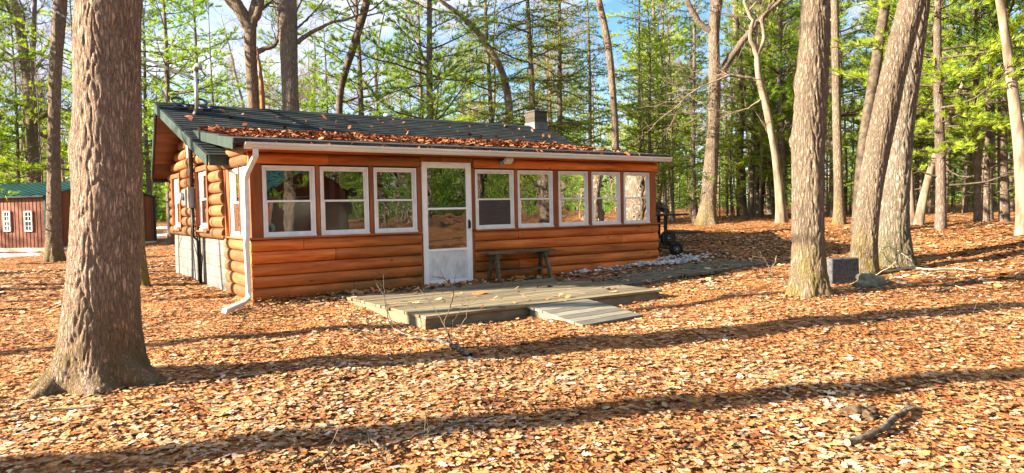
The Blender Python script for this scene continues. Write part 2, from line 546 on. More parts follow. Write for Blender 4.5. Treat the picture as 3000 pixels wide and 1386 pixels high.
# ------------------------------------------------------------------ mesh builder
class MB:
    def __init__(self):
        self.v, self.f, self.t, self.mi, self.sm = [], [], [], [], []
        self.tone = .5
        self.m = 0
        self.smooth = False

    def add(self, verts, faces, smooth=None):
        o = len(self.v)
        self.v += [tuple(p) for p in verts]
        self.t += [self.tone] * len(verts)
        s = self.smooth if smooth is None else smooth
        for f in faces:
            self.f.append(tuple(i + o for i in f))
            self.mi.append(self.m)
            self.sm.append(s)

    def box(self, x0, x1, y0, y1, z0, z1):
        p = [(x, y, z) for z in (z0, z1) for y in (y0, y1) for x in (x0, x1)]
        self.add(p, [(0, 2, 3, 1), (4, 5, 7, 6), (0, 1, 5, 4), (2, 6, 7, 3), (0, 4, 6, 2), (1, 3, 7, 5)])

    def obox(self, c, ax, ay, az):
        c, ax, ay, az = (np.array(q, float) for q in (c, ax, ay, az))
        p = [c + sx * ax + sy * ay + sz * az for sz in (-1, 1) for sy in (-1, 1) for sx in (-1, 1)]
        self.add(p, [(0, 2, 3, 1), (4, 5, 7, 6), (0, 1, 5, 4), (2, 6, 7, 3), (0, 4, 6, 2), (1, 3, 7, 5)])

    def beam(self, a, b, w, h, upv=(0, 0, 1)):
        a, b = np.array(a, float), np.array(b, float)
        d = b - a
        L = np.linalg.norm(d)
        d /= L
        s = np.cross(d, upv)
        s /= max(np.linalg.norm(s), 1e-6)
        u = np.cross(s, d)
        self.obox((a + b) / 2, d * L / 2, s * w / 2, u * h / 2)

    def prism(self, prof, a, b):
        """prof: list of 3D offsets; extruded from a to b (closed)."""
        n = len(prof)
        a, b = np.array(a, float), np.array(b, float)
        vs = [a + np.array(p) for p in prof] + [b + np.array(p) for p in prof]
        fs = [tuple(range(n))[::-1], tuple(range(n, 2 * n))] + [(i, (i + 1) % n, n + (i + 1) % n, n + i) for i in range(n)]
        self.add(vs, fs)

    def slab(self, quad, th):
        """quad of 4 top corners; thick downwards by th (z)."""
        q = [np.array(p, float) for p in quad]
        lo = [p - np.array((0, 0, th)) for p in q]
        n = len(q)
        self.add(q + lo, [tuple(range(n)), tuple(range(n, 2 * n))[::-1]] + [(i, n + i, n + (i + 1) % n, (i + 1) % n) for i in range(n)])

    def tube(self, pts, radii, n=6, cap=True, smooth=True, phase=0.0):
        pts = [np.array(p, float) for p in pts]
        if isinstance(radii, (int, float)):
            radii = [radii] * len(pts)
        up = None
        rings = []
        for i, p in enumerate(pts):
            d = pts[min(i + 1, len(pts) - 1)] - pts[max(i - 1, 0)]
            d = d / max(np.linalg.norm(d), 1e-9)
            if up is None:
                up = np.array((0, 0, 1.0)) if abs(d[2]) < .9 else np.array((1.0, 0, 0))
            s = np.cross(d, up)
            s /= max(np.linalg.norm(s), 1e-9)
            up = np.cross(s, d)
            rings.append([p + radii[i] * (math.cos(phase + 2 * math.pi * k / n) * s + math.sin(phase + 2 * math.pi * k / n) * up) for k in range(n)])
        vs = [q for r in rings for q in r]
        fs = []
        for i in range(len(pts) - 1):
            for k in range(n):
                k2 = (k + 1) % n
                fs.append((i * n + k, i * n + k2, (i + 1) * n + k2, (i + 1) * n + k))
        self.add(vs, fs, smooth)
        if cap:
            o = len(self.v) - len(vs)
            for ring in (tuple(range(n))[::-1], tuple(range(len(vs) - n, len(vs)))):
                self.f.append(tuple(o + i for i in ring))
                self.mi.append(self.m)
                self.sm.append(False)

    def cyl(self, a, b, r, n=16):
        self.tube([a, b], [r, r], n, True, True)

    def torus(self, c, ax, ay, Rr, r, n=24, k=8):
        c, ax, ay = np.array(c, float), np.array(ax, float), np.array(ay, float)
        az = np.cross(ax, ay)
        vs, fs = [], []
        for i in range(n):
            t = 2 * math.pi * i / n
            e = math.cos(t) * ax + math.sin(t) * ay
            for j in range(k):
                s = 2 * math.pi * j / k
                vs.append(c + e * (Rr + r * math.cos(s)) + az * r * math.sin(s))
        for i in range(n):
            for j in range(k):
                fs.append((i * k + j, ((i + 1) % n) * k + j, ((i + 1) % n) * k + (j + 1) % k, i * k + (j + 1) % k))
        self.add(vs, fs, True)

    def build(self, name, mats, parent=None, bevel=0, loc=None):
        if not isinstance(mats, (list, tuple)):
            mats = [mats]
        me = bpy.data.meshes.new(name)
        me.from_pydata(self.v, [], self.f)
        for m in mats:
            me.materials.append(m)
        me.polygons.foreach_set('material_index', self.mi)
        me.polygons.foreach_set('use_smooth', self.sm)
        a = me.attributes.new('tone', 'FLOAT', 'POINT')
        a.data.foreach_set('value', np.array(self.t, dtype=np.float32))
        me.update()
        o = bpy.data.objects.new(name, me)
        COL.objects.link(o)
        if parent is not None:
            o.parent = parent
        if loc is not None:
            o.location = loc
        if bevel:
            md = o.modifiers.new('bevel', 'BEVEL')
            md.width = bevel
            md.segments = 2
            md.limit_method = 'ANGLE'
            md.angle_limit = R(50)
        return o


def np_mesh(name, verts, faces, mats, parent=None, tone=None, tint=None, smooth=False):
    """faces: (n,k) int array, all the same size k."""
    me = bpy.data.meshes.new(name)
    verts = np.asarray(verts, np.float32)
    faces = np.asarray(faces, np.int32)
    k = faces.shape[1]
    me.vertices.add(len(verts))
    me.vertices.foreach_set('co', verts.ravel())
    me.loops.add(faces.size)
    me.loops.foreach_set('vertex_index', faces.ravel())
    me.polygons.add(len(faces))
    me.polygons.foreach_set('loop_start', np.arange(0, faces.size, k, dtype=np.int32))
    me.polygons.foreach_set('loop_total', np.full(len(faces), k, np.int32))
    if smooth:
        me.polygons.foreach_set('use_smooth', np.ones(len(faces), bool))
    me.materials.append(mats)
    if tone is not None:
        a = me.attributes.new('tone', 'FLOAT', 'POINT')
        a.data.foreach_set('value', np.asarray(tone, np.float32))
    if tint is not None:
        a = me.attributes.new('tint', 'FLOAT_COLOR', 'POINT')
        a.data.foreach_set('color', np.asarray(tint, np.float32).ravel())
    me.update(calc_edges=True)
    o = bpy.data.objects.new(name, me)
    COL.objects.link(o)
    if parent is not None:
        o.parent = parent
    return o


def tag(o, label=None, cat=None, group=None, kind=None):
    for k, v in (('label', label), ('category', cat), ('group', group), ('kind', kind)):
        if v:
            o[k] = v
    return o


def thing(name, label, cat, loc=(0, 0, 0), group=None):
    o = bpy.data.objects.new(name, None)
    COL.objects.link(o)
    o.location = tuple(loc)
    o.empty_display_size = .2
    return tag(o, label, cat, group)


def copy_tree(o, parent=None):
    c = o.copy()
    COL.objects.link(c)
    c.parent = parent
    for ch in list(o.children):
        copy_tree(ch, c)
    return c


# ------------------------------------------------------------------ ground sheet
def axis_coords(a, b, step, far, growth=1.28):
    c = list(np.arange(a, b + 1e-6, step))
    s, x = step, b
    while x < far:
        s *= growth
        x += s
        c.append(x)
    s, x = step, a
    while x > -far:
        s *= growth
        x -= s
        c.insert(0, x)
    return np.array(c)


gx, gy = axis_coords(-12, 24, .22, 900), axis_coords(-13, 32, .22, 900)
GX, GY = np.meshgrid(gx, gy)
GZ = terrain(GX, GY)
GZ = GZ - .012
nx, ny = len(gx), len(gy)
idx = np.arange(nx * ny).reshape(ny, nx)
gf = np.stack([idx[:-1, :-1].ravel(), idx[:-1, 1:].ravel(), idx[1:, 1:].ravel(), idx[1:, :-1].ravel()], 1)
ground = np_mesh('ground', np.stack([GX.ravel(), GY.ravel(), GZ.ravel()], 1), gf, M['ground'], smooth=True)
tag(ground, kind='structure')

# ------------------------------------------------------------------ cabin
cabin = thing('log_cabin', 'orange log cabin with an enclosed glazed front porch and dark green shingle roof', 'cabin', (0, 0, 0))
X1 = 8.255
ZS = 0.93
WINS = [(.146, .932), (1.011, 1.798), (1.889, 2.647), (3.790, 4.613), (4.699, 5.509), (5.645, 6.380), (6.476, 7.238), (7.333, 8.068)]
ZB, ZT = .958, 2.014
DL, DR, DT = 2.742, 3.698, 2.123


def log_run(mb, axis, a0, a1, z0, z1, base, bulge, sign, joints=()):
    """D-shaped log from a0 to a1 along the axis ('X' or 'Y'), bulging by sign*bulge."""
    cuts = [a0] + sorted(j for j in joints if a0 + .3 < j < a1 - .3) + [a1]
    for c0, c1 in zip(cuts, cuts[1:]):
        mb.tone = random.random()
        c1b = c1 - (.007 if c1 != a1 else 0)
        n = 9
        prof = []
        bl = bulge * random.uniform(.93, 1.05)
        for k in range(n + 1):
            t = -math.pi / 2 + math.pi * k / n
            prof.append((bl * max(math.cos(t), 0) ** .75, (z0 + z1) / 2 + (z1 - z0) / 2 * math.sin(t) * .985))
        prof.append((-.03, z1 - .003))
        prof.insert(0, (-.03, z0 + .003))
        P = []
        for s in (c0, c1b):
            for o_, z in prof:
                d = base + sign * o_
                P.append((s, d, z) if axis == 'X' else (d, s, z))
        m = len(prof)
        fs = [(i, i + 1, m + i + 1, m + i) for i in range(m - 1)]
        mb.add(P, fs, True)
        mb.add(P[:m], [tuple(range(m))], False)
        mb.add(P[m:], [tuple(range(m))], False)


def wall_holes(mb, axis, a0, a1, z0, z1, t0, t1, holes):
    As = sorted({a0, a1, *[h[0] for h in holes], *[h[1] for h in holes]})
    Zs = sorted({z0, z1, *[h[2] for h in holes], *[h[3] for h in holes]})
    for i in range(len(As) - 1):
        run = None
        for j in range(len(Zs) - 1):
            ca, cz = (As[i] + As[i + 1]) / 2, (Zs[j] + Zs[j + 1]) / 2
            solid = not any(h[0] < ca < h[1] and h[2] < cz < h[3] for h in holes)
            if solid:
                run = (run[0], Zs[j + 1]) if run else (Zs[j], Zs[j + 1])
            if (not solid or j == len(Zs) - 2) and run:
                if axis == 'X':
                    mb.box(As[i], As[i + 1], t0, t1, run[0], run[1])
                else:
                    mb.box(t0, t1, As[i], As[i + 1], run[0], run[1])
                run = None


# --- front porch wall: backing, then the half logs
mb = MB()
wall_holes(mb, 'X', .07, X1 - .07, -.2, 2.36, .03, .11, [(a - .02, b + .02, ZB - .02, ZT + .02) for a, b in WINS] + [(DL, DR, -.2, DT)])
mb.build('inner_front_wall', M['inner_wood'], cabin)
mb = MB()
z = ZS
while z > -.2:
    log_run(mb, 'X', -.05, DL - .045, z - .18, z, 0, .06, -1, [1.35 + random.uniform(-.9, .9)] if random.random() < .6 else [])
    log_run(mb, 'X', DR + .045, X1 + .02, z - .18, z, 0, .06, -1, [random.uniform(4.5, 7.4)])
    z -= .18
log_run(mb, 'X', -.05, DL - .045, 2.035, 2.20, 0, .055, -1, [1.15])
log_run(mb, 'X', DR + .045, X1 + .03, 2.035, 2.20, 0, .06, -1, [4.62])
log_run(mb, 'X', -.05, X1 + .01, 2.20, 2.36, .015, .05, -1, [2.1, 5.6])
mb.build('front_logs', M['log_front'], cabin)
# posts between the windows, corner boards and sill
edges = [(-.03, WINS[0][0] - .012)]
edges += [(WINS[i][1] + .012, WINS[i + 1][0] - .012) for i in (0, 1)]
edges += [(WINS[2][1] + .012, DL - .002)]
edges += [(DR + .002, WINS[3][0] - .012)]
edges += [(WINS[i][1] + .012, WINS[i + 1][0] - .012) for i in (3, 4, 5, 6)]
edges += [(WINS[7][1] + .012, X1)]
for i, (a, b) in enumerate(edges):
    mb = MB()
    mb.tone = random.random()
    mb.box(a, b, -.012 if i else -.02, .045, ZS + .028, 2.033)
    mb.build('post_board', M['trim_wood'], cabin, .004)
for q in ((DL - .05, DL - .003, -.03, .05, -.1, ZS - .003), (DR + .003, DR + .05, -.03, .05, -.1, ZS - .003), (DL - .03, DR + .03, -.035, .05, DT + .003, 2.198)):
    mb = MB()
    mb.box(*q)
    mb.build('door_casing', M['trim_wood'], cabin, .004)
mb = MB()
mb.box(-.09, DL - .052, -.095, .05, ZS + .001, ZS + .027)
mb.box(DR + .052, X1 + .05, -.095, .05, ZS + .001, ZS + .027)
mb.build('sill_board', M['sill_wood'], cabin, .004)


def lb(mb, O, ex, ey, x, y, z):
    """box in a local frame: ex along the wall, ey outwards, z up."""
    O, ex, ey = np.array(O, float), np.array(ex, float), np.array(ey, float)
    c = O + ex * (x[0] + x[1]) / 2 + ey * (y[0] + y[1]) / 2 + np.array((0, 0, (z[0] + z[1]) / 2))
    mb.obox(c, ex * (x[1] - x[0]) / 2, ey * (y[1] - y[0]) / 2, (0, 0, (z[1] - z[0]) / 2))


def ring(mb, O, ex, ey, x, y, z, w):
    lb(mb, O, ex, ey, (x[0], x[0] + w), y, z)
    lb(mb, O, ex, ey, (x[1] - w, x[1]), y, z)
    lb(mb, O, ex, ey, (x[0] + w, x[1] - w), y, (z[0], z[0] + w))
    lb(mb, O, ex, ey, (x[0] + w, x[1] - w), y, (z[1] - w, z[1]))


def window(parent, O, ex, ey, w, h, screen=False, label=None, glass='glass', blind=False):
    mb = MB()
    ring(mb, O, ex, ey, (0, w), (-.055, .012), (0, h), .028)
    ring(mb, O, ex, ey, (.028, w - .028), (-.055, .002), (.028, h - .028), .016)
    zm = h * .495
    ring(mb, O, ex, ey, (.044, w - .044), (-.045, -.022), (zm - .02, h - .044), .026)
    ring(mb, O, ex, ey, (.044, w - .044), (-.021, -.003), (.044, zm + .022), .030)
    lb(mb, O, ex, ey, (-.004, w + .004), (.013, .03), (-.002, .024))
    f = mb.build('window', M['vinyl'], parent, .003)
    if label:
        f['label'] = label
    g = MB()
    lb(g, O, ex, ey, (.069, w - .069), (-.036, -.030), (zm + .006, h - .069))
    lb(g, O, ex, ey, (.073, w - .073), (-.015, -.010), (.073, zm - .006))
    g.build('pane', M[glass], f)
    if blind:
        s = MB()
        lb(s, O, ex, ey, (.05, w - .05), (-.128, -.120), (.02, zm - .01))
        s.build('half_blind', M['panel_grey'], f)
    if screen:
        s = MB()
        lb(s, O, ex, ey, (.075, w - .075), (-.0085, -.0065), (.075, zm - .008))
        s.build('insect_screen', M['screen'], f)
    return f


for i, (a, b) in enumerate(WINS):
    window(cabin, (a, 0, ZB), (1, 0, 0), (0, -1, 0), b - a, ZT - ZB, screen=(i == 3), blind=(i < 3),
           label='double hung window whose lower half is covered by a dark insect screen' if i == 3 else None)

# --- storm door
db = MB()
O, EX, EY = (DL, 0, .053), (1, 0, 0), (0, -1, 0)
DW, DH = DR - DL, DT - .053
ring(db, O, EX, EY, (0, DW), (-.05, .03), (0, DH), .022)
lb(db, O, EX, EY, (.022, .10), (-.03, .022), (.022, DH - .022))
lb(db, O, EX, EY, (DW - .10, DW - .022), (-.03, .022), (.022, DH - .022))
lb(db, O, EX, EY, (.10, DW - .10), (-.03, .022), (DH - .10, DH - .022))
lb(db, O, EX, EY, (.10, DW - .10), (-.03, .022), (1.265, 1.298))
lb(db, O, EX, EY, (.10, DW - .10), (-.03, .022), (.555, .60))
lb(db, O, EX, EY, (.10, DW - .10), (-.03, .022), (.022, .065))
door = db.build('door', M['door_white'], cabin, .004)
k = MB()
lb(k, O, EX, EY, (.10, DW - .10), (-.02, .012), (.065, .555))
k.build('kick_panel', M['door_panel'], door)
g = MB()
lb(g, O, EX, EY, (.10, DW - .10), (-.006, .0), (1.298, DH - .10))
lb(g, O, EX, EY, (.10, DW - .10), (-.006, .0), (.60, 1.265))
g.build('pane', M['door_glass'], door)
h = MB()
lb(h, O, EX, EY, (DW - .075, DW - .045), (.022, .034), (.93, 1.08))
h.tube([(DL + DW - .06, -.032, .99), (DL + DW - .06, -.075, 1.0), (DL + DW - .06, -.075, 1.09), (DL + DW - .06, -.035, 1.12)], .009, 8)
h.build('handle', M['black_cable'], door)
th = MB()
th.box(DL - .02, DR + .02, -.06, .05, -.05, .05)
th.build('threshold', M['trim_wood'], cabin, .004)

# --- side of the porch (x = 0), y 0..1.65
YM = 1.65
mb = MB()
z = ZS
while z > -.2:
    log_run(mb, 'Y', .03, YM, z - .18, z, 0, .06, -1)
    z -= .18


def porch_top(y):
    return 2.354 + .143 * (y + .3)


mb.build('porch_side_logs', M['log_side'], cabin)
mb = MB()
log_run(mb, 'Y', .03, YM, 2.035, 2.20, 0, .06, -1)
log_run(mb, 'Y', .03, YM, 2.20, 2.34, 0, .06, -1)
log_run(mb, 'Y', .95, YM, 2.34, 2.44, 0, .05, -1)
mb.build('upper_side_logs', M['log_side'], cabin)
mb = MB()
wall_holes(mb, 'Y', .11, YM, -.2, 2.36, .03, .09, [(.09, 1.30, ZB - .02, ZT + .02)])
wall_holes(mb, 'Y', .11, YM, -.2, 2.36, X1 - .09, X1 - .03, [(.15, 1.45, ZB - .02, ZT + .02)])
mb.build('inner_end_wall', M['inner_wood'], cabin)
mb = MB()
z = ZS
while z > -.2:
    log_run(mb, 'Y', .03, YM, z - .18, z, X1, .06, 1)
    z -= .18
log_run(mb, 'Y', .03, YM, 2.035, 2.20, X1, .06, 1)
log_run(mb, 'Y', .03, YM, 2.20, 2.34, X1, .06, 1)
mb.build('porch_end_logs', M['log_side'], cabin)
for y0, y1 in ((.105, .645), (.675, 1.285)):
    window(cabin, (0, y1, ZB), (0, -1, 0), (-1, 0, 0), y1 - y0, ZT - ZB)
for y0, y1 in ((.16, .78), (.82, 1.44)):
    window(cabin, (X1, y0, ZB), (0, 1, 0), (1, 0, 0), y1 - y0, ZT - ZB)
mb = MB()
for a, b in ((.03, .10), (.65, .67), (1.29, 1.37), (1.56, YM)):
    mb.tone = random.random()
    mb.box(-.03, .028, a, b, ZS + .028, 2.033)
mb.box(-.014, .028, 1.372, 1.558, ZS + .028, 2.033)
for a, b in ((.03, .15), (.785, .815), (1.45, YM)):
    mb.box(X1 - .028, X1 + .02, a, b, ZS + .028, 2.033)
mb.build('side_post_boards', M['trim_wood'], cabin, .003)
mb = MB()
mb.box(-.095, .04, -.0, YM - .02, ZS + .001, ZS + .027)
mb.build('side_sill_board', M['sill_wood'], cabin, .003)

# --- main house: block foundation, log side wall, plain other walls
YB = 6.9
ZBL = .886
mb = MB()
mb.box(.012, .20, YM, YB, -.4, ZBL)
mb.box(.20, 7.9, YB - .2, YB - .012, -.4, ZBL)
mb.box(7.7, 7.888, YM, YB - .2, -.4, ZBL)
mb.build('block_foundation', M['block'], cabin)


def roof_under(y):
    return 3.25 - .388 * abs(y - 4.24)


SW = [(2.695, 3.612, 1.08, 2.10), (5.449, 6.298, 1.07, 2.095)]
OPEN = [(a - .09, b + .09, c - .06, d + .09) for a, b, c, d in SW]
for xw, sg in ((0, -1), (7.9, 1)):
    mb = MB()
    z = ZBL
    while z < 3.1:
        z1 = z + .195
        half = (3.25 - (z + .12)) / .388
        lo, hi = max(YM, 4.24 - half), min(YB, 4.24 + half)
        segs = [(lo, hi)]
        if sg < 0:
            for a, b, c, d in OPEN:
                if min(z1, d) - max(z, c) > .09:
                    segs = [q for s in segs for q in ((s[0], min(s[1], a)), (max(s[0], b), s[1])) if q[1] - q[0] > .03]
        for a, b in segs:
            log_run(mb, 'Y', a, b, z, z1, xw, .085, sg)
        z = z1
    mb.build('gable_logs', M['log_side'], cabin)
mb = MB()
wall_holes(mb, 'Y', YM + .1, YB, ZBL, 2.15, .03, .12, [(a, b, c, d) for a, b, c, d in SW])
mb.prism([(0, YM + .1, 2.15), (0, YB, 2.15), (0, 4.24, 3.22)], (.03, 0, 0), (.12, 0, 0))
mb.box(7.78, 7.87, YM + .1, YB, ZBL, 2.15)
mb.prism([(0, YM + .1, 2.15), (0, YB, 2.15), (0, 4.24, 3.22)], (7.78, 0, 0), (7.87, 0, 0))
mb.box(.12, 7.78, YB - .12, YB - .001, ZBL, 2.2)
mb.build('gable_wall_core', M['inner_wood'], cabin)
mb = MB()
mb.box(.12, 7.78, YM + .001, YM + .1, 1.47, 2.6)
mb.build('inner_log_wall', M['inner_wood'], cabin)
mb = MB()
mb.box(.12, 7.78, YM, YM + .1, -.1, 1.468)
mb.build('inner_wall_panel', M['panel_grey'], cabin)
mb = MB()
mb.box(.09, X1 - .09, .11, YM, -.08, .03)
mb.build('porch_floor', M['inner_floor'], cabin)
for a, b, c, d in SW:
    f = window(cabin, (-.035, b, c), (0, -1, 0), (-1, 0, 0), b - a, d - c)
    mb = MB()
    mb.box(.02, .026, a + .05, b - .05, c + .05, (c + d) / 2)
    mb.build('pane_backing', M['panel_grey'], f)  # light grey curtain behind the lower half
for a, b, c, d in SW:
    mb = MB()
    mb.tone = random.random()
    mb.box(-.10, .03, a - .09, a - .004, c - .05, d + .09)
    mb.box(-.10, .03, b + .004, b + .09, c - .05, d + .09)
    mb.box(-.10, .03, a - .003, b + .003, d + .004, d + .09)
    mb.box(-.14, .03, a - .10, b + .10, c - .085, c - .052)
    mb.box(-.06, .03, a - .003, b + .003, c - .051, c - .004)
    mb.build('window_trim', M['trim_wood'], cabin, .004)
for a in (2.79, 5.55):
    mb = MB()
    mb.box(-.16, -.102, a, a + .26, 1.02, 1.07)
    mb.build('window_bracket', M['vinyl'], cabin, .004)

# --- main roof: prow gables (the ridge reaches further out than the eaves)
KR = .388
ZR, YR = 3.42, 4.24


def rake_x(y, left=True):
    t = abs(y - YR) / 3.04
    return (-.63 + .29 * t) if left else (8.53 - .29 * t)


def zr(y):
    return ZR - KR * abs(y - YR)


mb = MB()
for sgn in (-1, 1):
    n = 23
    dy = 3.07 / n
    for i in range(n):
        ya, yb = YR + sgn * (3.07 - i * dy), YR + sgn * (3.07 - (i + 1) * dy - .035)
        if i == n - 1:
            yb = YR
        q = [(rake_x(ya), ya, zr(ya) + .016), (rake_x(ya, 0), ya, zr(ya) + .016), (rake_x(yb, 0), yb, zr(yb) + .002), (rake_x(yb), yb, zr(yb) + .002)]
        if sgn > 0:
            q = q[::-1]
        mb.slab(q, .010)
mb.prism([(0, -.14, -.14 * KR + .008), (0, -.14, -.14 * KR + .02), (0, 0, .034), (0, .14, -.14 * KR + .02), (0, .14, -.14 * KR + .008), (0, 0, .02)], (-.63, YR, ZR), (8.53, YR, ZR))
roof = mb.build('roof', M['shingle'], cabin)
mb = MB()
for sgn in (-1, 1):
    ya, yb = YR + sgn * 3.04, YR
    nb = 16
    for i in range(nb):
        mb.tone = random.random()
        y0, y1 = ya + (yb - ya) * i / nb, ya + (yb - ya) * (i + .985) / nb
        q = [(rake_x(y0) + .02, y0, zr(y0) - .012), (rake_x(y0, 0) - .02, y0, zr(y0) - .012), (rake_x(y1, 0) - .02, y1, zr(y1) - .012), (rake_x(y1) + .02, y1, zr(y1) - .012)]
        if sgn > 0:
            q = q[::-1]
        mb.slab(q, .085)
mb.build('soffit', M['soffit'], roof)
mb = MB()
for left in (True, False):
    s = -1 if left else 1
    for sgn in (-1, 1):
        a = (rake_x(YR + sgn * 3.04, left), YR + sgn * 3.04, zr(YR + sgn * 3.04) - .095)
        b = (rake_x(YR, left), YR + sgn * .001, ZR - .095)
        vs = []
        for p in (a, b):
            for dx in (0, s * .03):
                for dz in (-.075, .095):
                    vs.append((p[0] + dx, p[1], p[2] + dz))
        mb.add(vs, [(0, 1, 3, 2), (4, 6, 7, 5), (0, 4, 5, 1), (2, 3, 7, 6), (0, 2, 6, 4), (1, 5, 7, 3)])
mb.box(-.335, 8.23, YR - 3.07, YR - 3.042, zr(YR - 3.04) - .165, zr(YR - 3.04) - .006)
mb.box(-.335, 8.23, YR + 3.042, YR + 3.07, zr(YR - 3.04) - .165, zr(YR - 3.04) - .006)
mb.build('rake_fascia', M['fascia_green'], roof, .003)

# --- porch roof
PX0, PX1 = -.30, 8.335
mb = MB()
ys = [-.31, .62, 1.55, 2.66]
for i in range(3):
    mb.tone = random.random()
    y0, y1 = ys[i], ys[i + 1] + (.05 if i < 2 else 0)
    mb.slab([(PX0 - .012, y0, porch_top(y0) + .012), (PX1, y0, porch_top(y0) + .012), (PX1, y1, porch_top(y1) + .004), (PX0 - .012, y1, porch_top(y1) + .004)], .010)
mb.box(PX0 - .012, PX1, -.335, -.312, porch_top(-.3) - .055, porch_top(-.3) + .012)
proof = mb.build('porch_roof', M['roll_roof'], cabin)
mb = MB()
mb.slab([(PX0 + .02, -.28, porch_top(-.28) - .012), (PX1 - .02, -.28, porch_top(-.28) - .012), (PX1 - .02, 2.6, porch_top(2.6) - .012), (PX0 + .02, 2.6, porch_top(2.6) - .012)], .07)
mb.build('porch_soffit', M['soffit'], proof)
for xa, xb in ((PX0 - .018, PX0 + .018), (PX1 - .02, PX1 + .006)):
    mb = MB()
    vs = []
    for y in (-.31, 2.55):
        for x in (xa, xb):
            for dz in (-.145, -.002):
                vs.append((x, y, porch_top(y) + dz))
    mb.add(vs, [(0, 1, 3, 2), (4, 6, 7, 5), (0, 4, 5, 1), (2, 3, 7, 6), (0, 2, 6, 4), (1, 5, 7, 3)])
    mb.build('porch_fascia', M['fascia_green'], proof, .003)
mb = MB()
mb.prism([(0, -.30, 2.222), (0, -.355, 2.222), (0, -.375, 2.245), (0, -.378, 2.262), (0, -.398, 2.285), (0, -.40, 2.312), (0, -.39, 2.312), (0, -.385, 2.29), (0, -.305, 2.29), (0, -.30, 2.312)], (-.167, 0, 0), (8.35, 0, 0))
gut = mb.build('gutter', M['gutter'], proof, .002)
mb = MB()
ds = [(-.02, -.345, 2.225), (-.02, -.345, 2.13), (-.045, -.30, 2.06), (-.085, -.13, 1.90), (-.095, -.065, 1.80), (-.098, -.06, 1.02), (-.115, -.085, .94), (-.125, -.09, .88), (-.115, -.085, .70), (-.105, -.075, .18), (-.13, -.12, .10), (-.24, -.27, .055), (-.60, -.78, .03)]
mb.tube(ds, .048, 4, True, False, math.pi / 4)
mb.build('downspout', M['gutter'], cabin, .006)

# --- chimney, vent pipe, service mast
chim = MB()
chim.box(8.08, 8.48, 4.02, 4.44, 3.18, 3.80)
ch = chim.build('chimney', M['chimney_block'], roof, .006)
mb = MB()
mb.box(8.068, 8.492, 4.008, 4.452, 3.15, 3.53)
mb.box(8.03, 8.53, 3.93, 4.52, 3.27, 3.30)
mb.build('flashing', M['flashing'], ch, .004)
mb = MB()
mb.box(8.065, 8.495, 4.0, 4.455, 3.798, 3.832)
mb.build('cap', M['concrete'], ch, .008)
mb = MB()
mb.cyl((4.247, 4.55, 3.15), (4.247, 4.55, 3.50), .05)
mb.cyl((4.247, 4.55, 3.485), (4.247, 4.55, 3.56), .095)
mb.build('vent_pipe', M['galv'], roof)
mast = MB()
mast.cyl((-.035, 3.6, 3.1), (-.03, 3.6, 3.99), .034)
mst = mast.build('service_mast', M['galv'], roof)
mb = MB()
mb.tube([(-.03, 3.6, 3.97), (-.03, 3.6, 4.03), (-.01, 3.57, 4.07), (.03, 3.54, 4.06), (.05, 3.52, 4.0)], [.04, .05, .055, .05, .03], 12)
mb.build('weather_head', M['meter_grey'], mst)
mb = MB()
mb.tube([(-.035, 3.6, 3.12), (-.035, 3.6, 3.28)], [.11, .04], 14)
mb.build('boot_flashing', M['black_cable'], mst)
mb = MB()
mb.cyl((-.125, 3.87, 1.72), (-.125, 3.87, 2.98), .042, 12)
cd = mb.build('conduit', M['pipe_brown'], cabin)
mb = MB()
mb.box(-.24, -.088, 3.93, 4.18, 1.50, 1.80)
mb.box(-.20, -.088, 3.80, 3.925, 1.44, 1.84)
mt = mb.build('meter_box', M['meter_grey'], cabin, .01)
mb = MB()
mb.cyl((-.245, 4.055, 1.66), (-.31, 4.055, 1.66), .075, 18)
mb.build('meter_dial', M['galv'], mt)
mb = MB()
mb.tube([(-.13, 3.86, 1.44), (-.13, 3.86, .9), (-.06, 3.84, .82), (-.05, 3.76, -.05)], .024, 8)
mb.tube([(-.05, 3.68, .93), (-.05, 3.66, -.05)], .016, 8)
mb.tube([(-.14, 3.97, 1.5), (-.13, 4.03, .95), (-.04, 4.02, .5), (-.03, 3.93, .2), (-.03, 4.0, 0)], .008, 6)
mb.tube([(-.12, 3.75, 1.44), (-.12, 3.72, 1.2), (-.10, 3.74, .95), (-.03, 3.62, .5), (-.04, 3.72, .0)], .008, 6)
mb.tube([(-.13, 4.1, 2.2), (-.12, 4.06, 1.9), (-.12, 4.03, 1.5), (-.11, 4.0, 1.0)], .007, 6)
mb.build('meter_cables', M['black_cable'], cabin)
mb = MB()
for i in range(7):
    mb.box(-.10, -.088, 4.28, 4.46, 2.44 + i * .04, 2.462 + i * .04)
mb.box(-.096, -.080, 4.26, 4.48, 2.42, 2.73)
mb.build('gable_vent', M['vinyl'], cabin)
# flood light under the gutter
mb = MB()
mb.cyl((4.32, -.04, 2.13), (4.32, -.12, 2.12), .055, 14)
fl = mb.build('flood_light', M['meter_grey'], cabin)
mb = MB()
mb.obox((4.38, -.19, 2.165), (.075, 0, 0), (0, .055, -.03), (0, .015, .03))
mb.build('lamp_head', M['gutter'], fl, .008)

# --- iron ring brackets on the ridge beside the mast
for cx, lab in ((-.25, 'blue black iron ring pair on the roof ridge, left of the service mast'), (.17, 'blue black iron ring pair on the roof ridge, right of the service mast')):
    mb = MB()
    yl = 3.93
    ex, ey = np.array((1, 0, 0)), np.array((0, 1, KR)) / math.hypot(1, KR)
    mb.torus((cx, yl, zr(yl) + .055), ex, ey, .105, .024)
    e2 = np.array((0, .72, .69))
    mb.torus((cx - .01, yl + .30, zr(yl) + .20), ex, e2, .105, .024)
    o = mb.build('iron_ring_bracket', M['iron'])
    tag(o, lab, 'iron bracket')

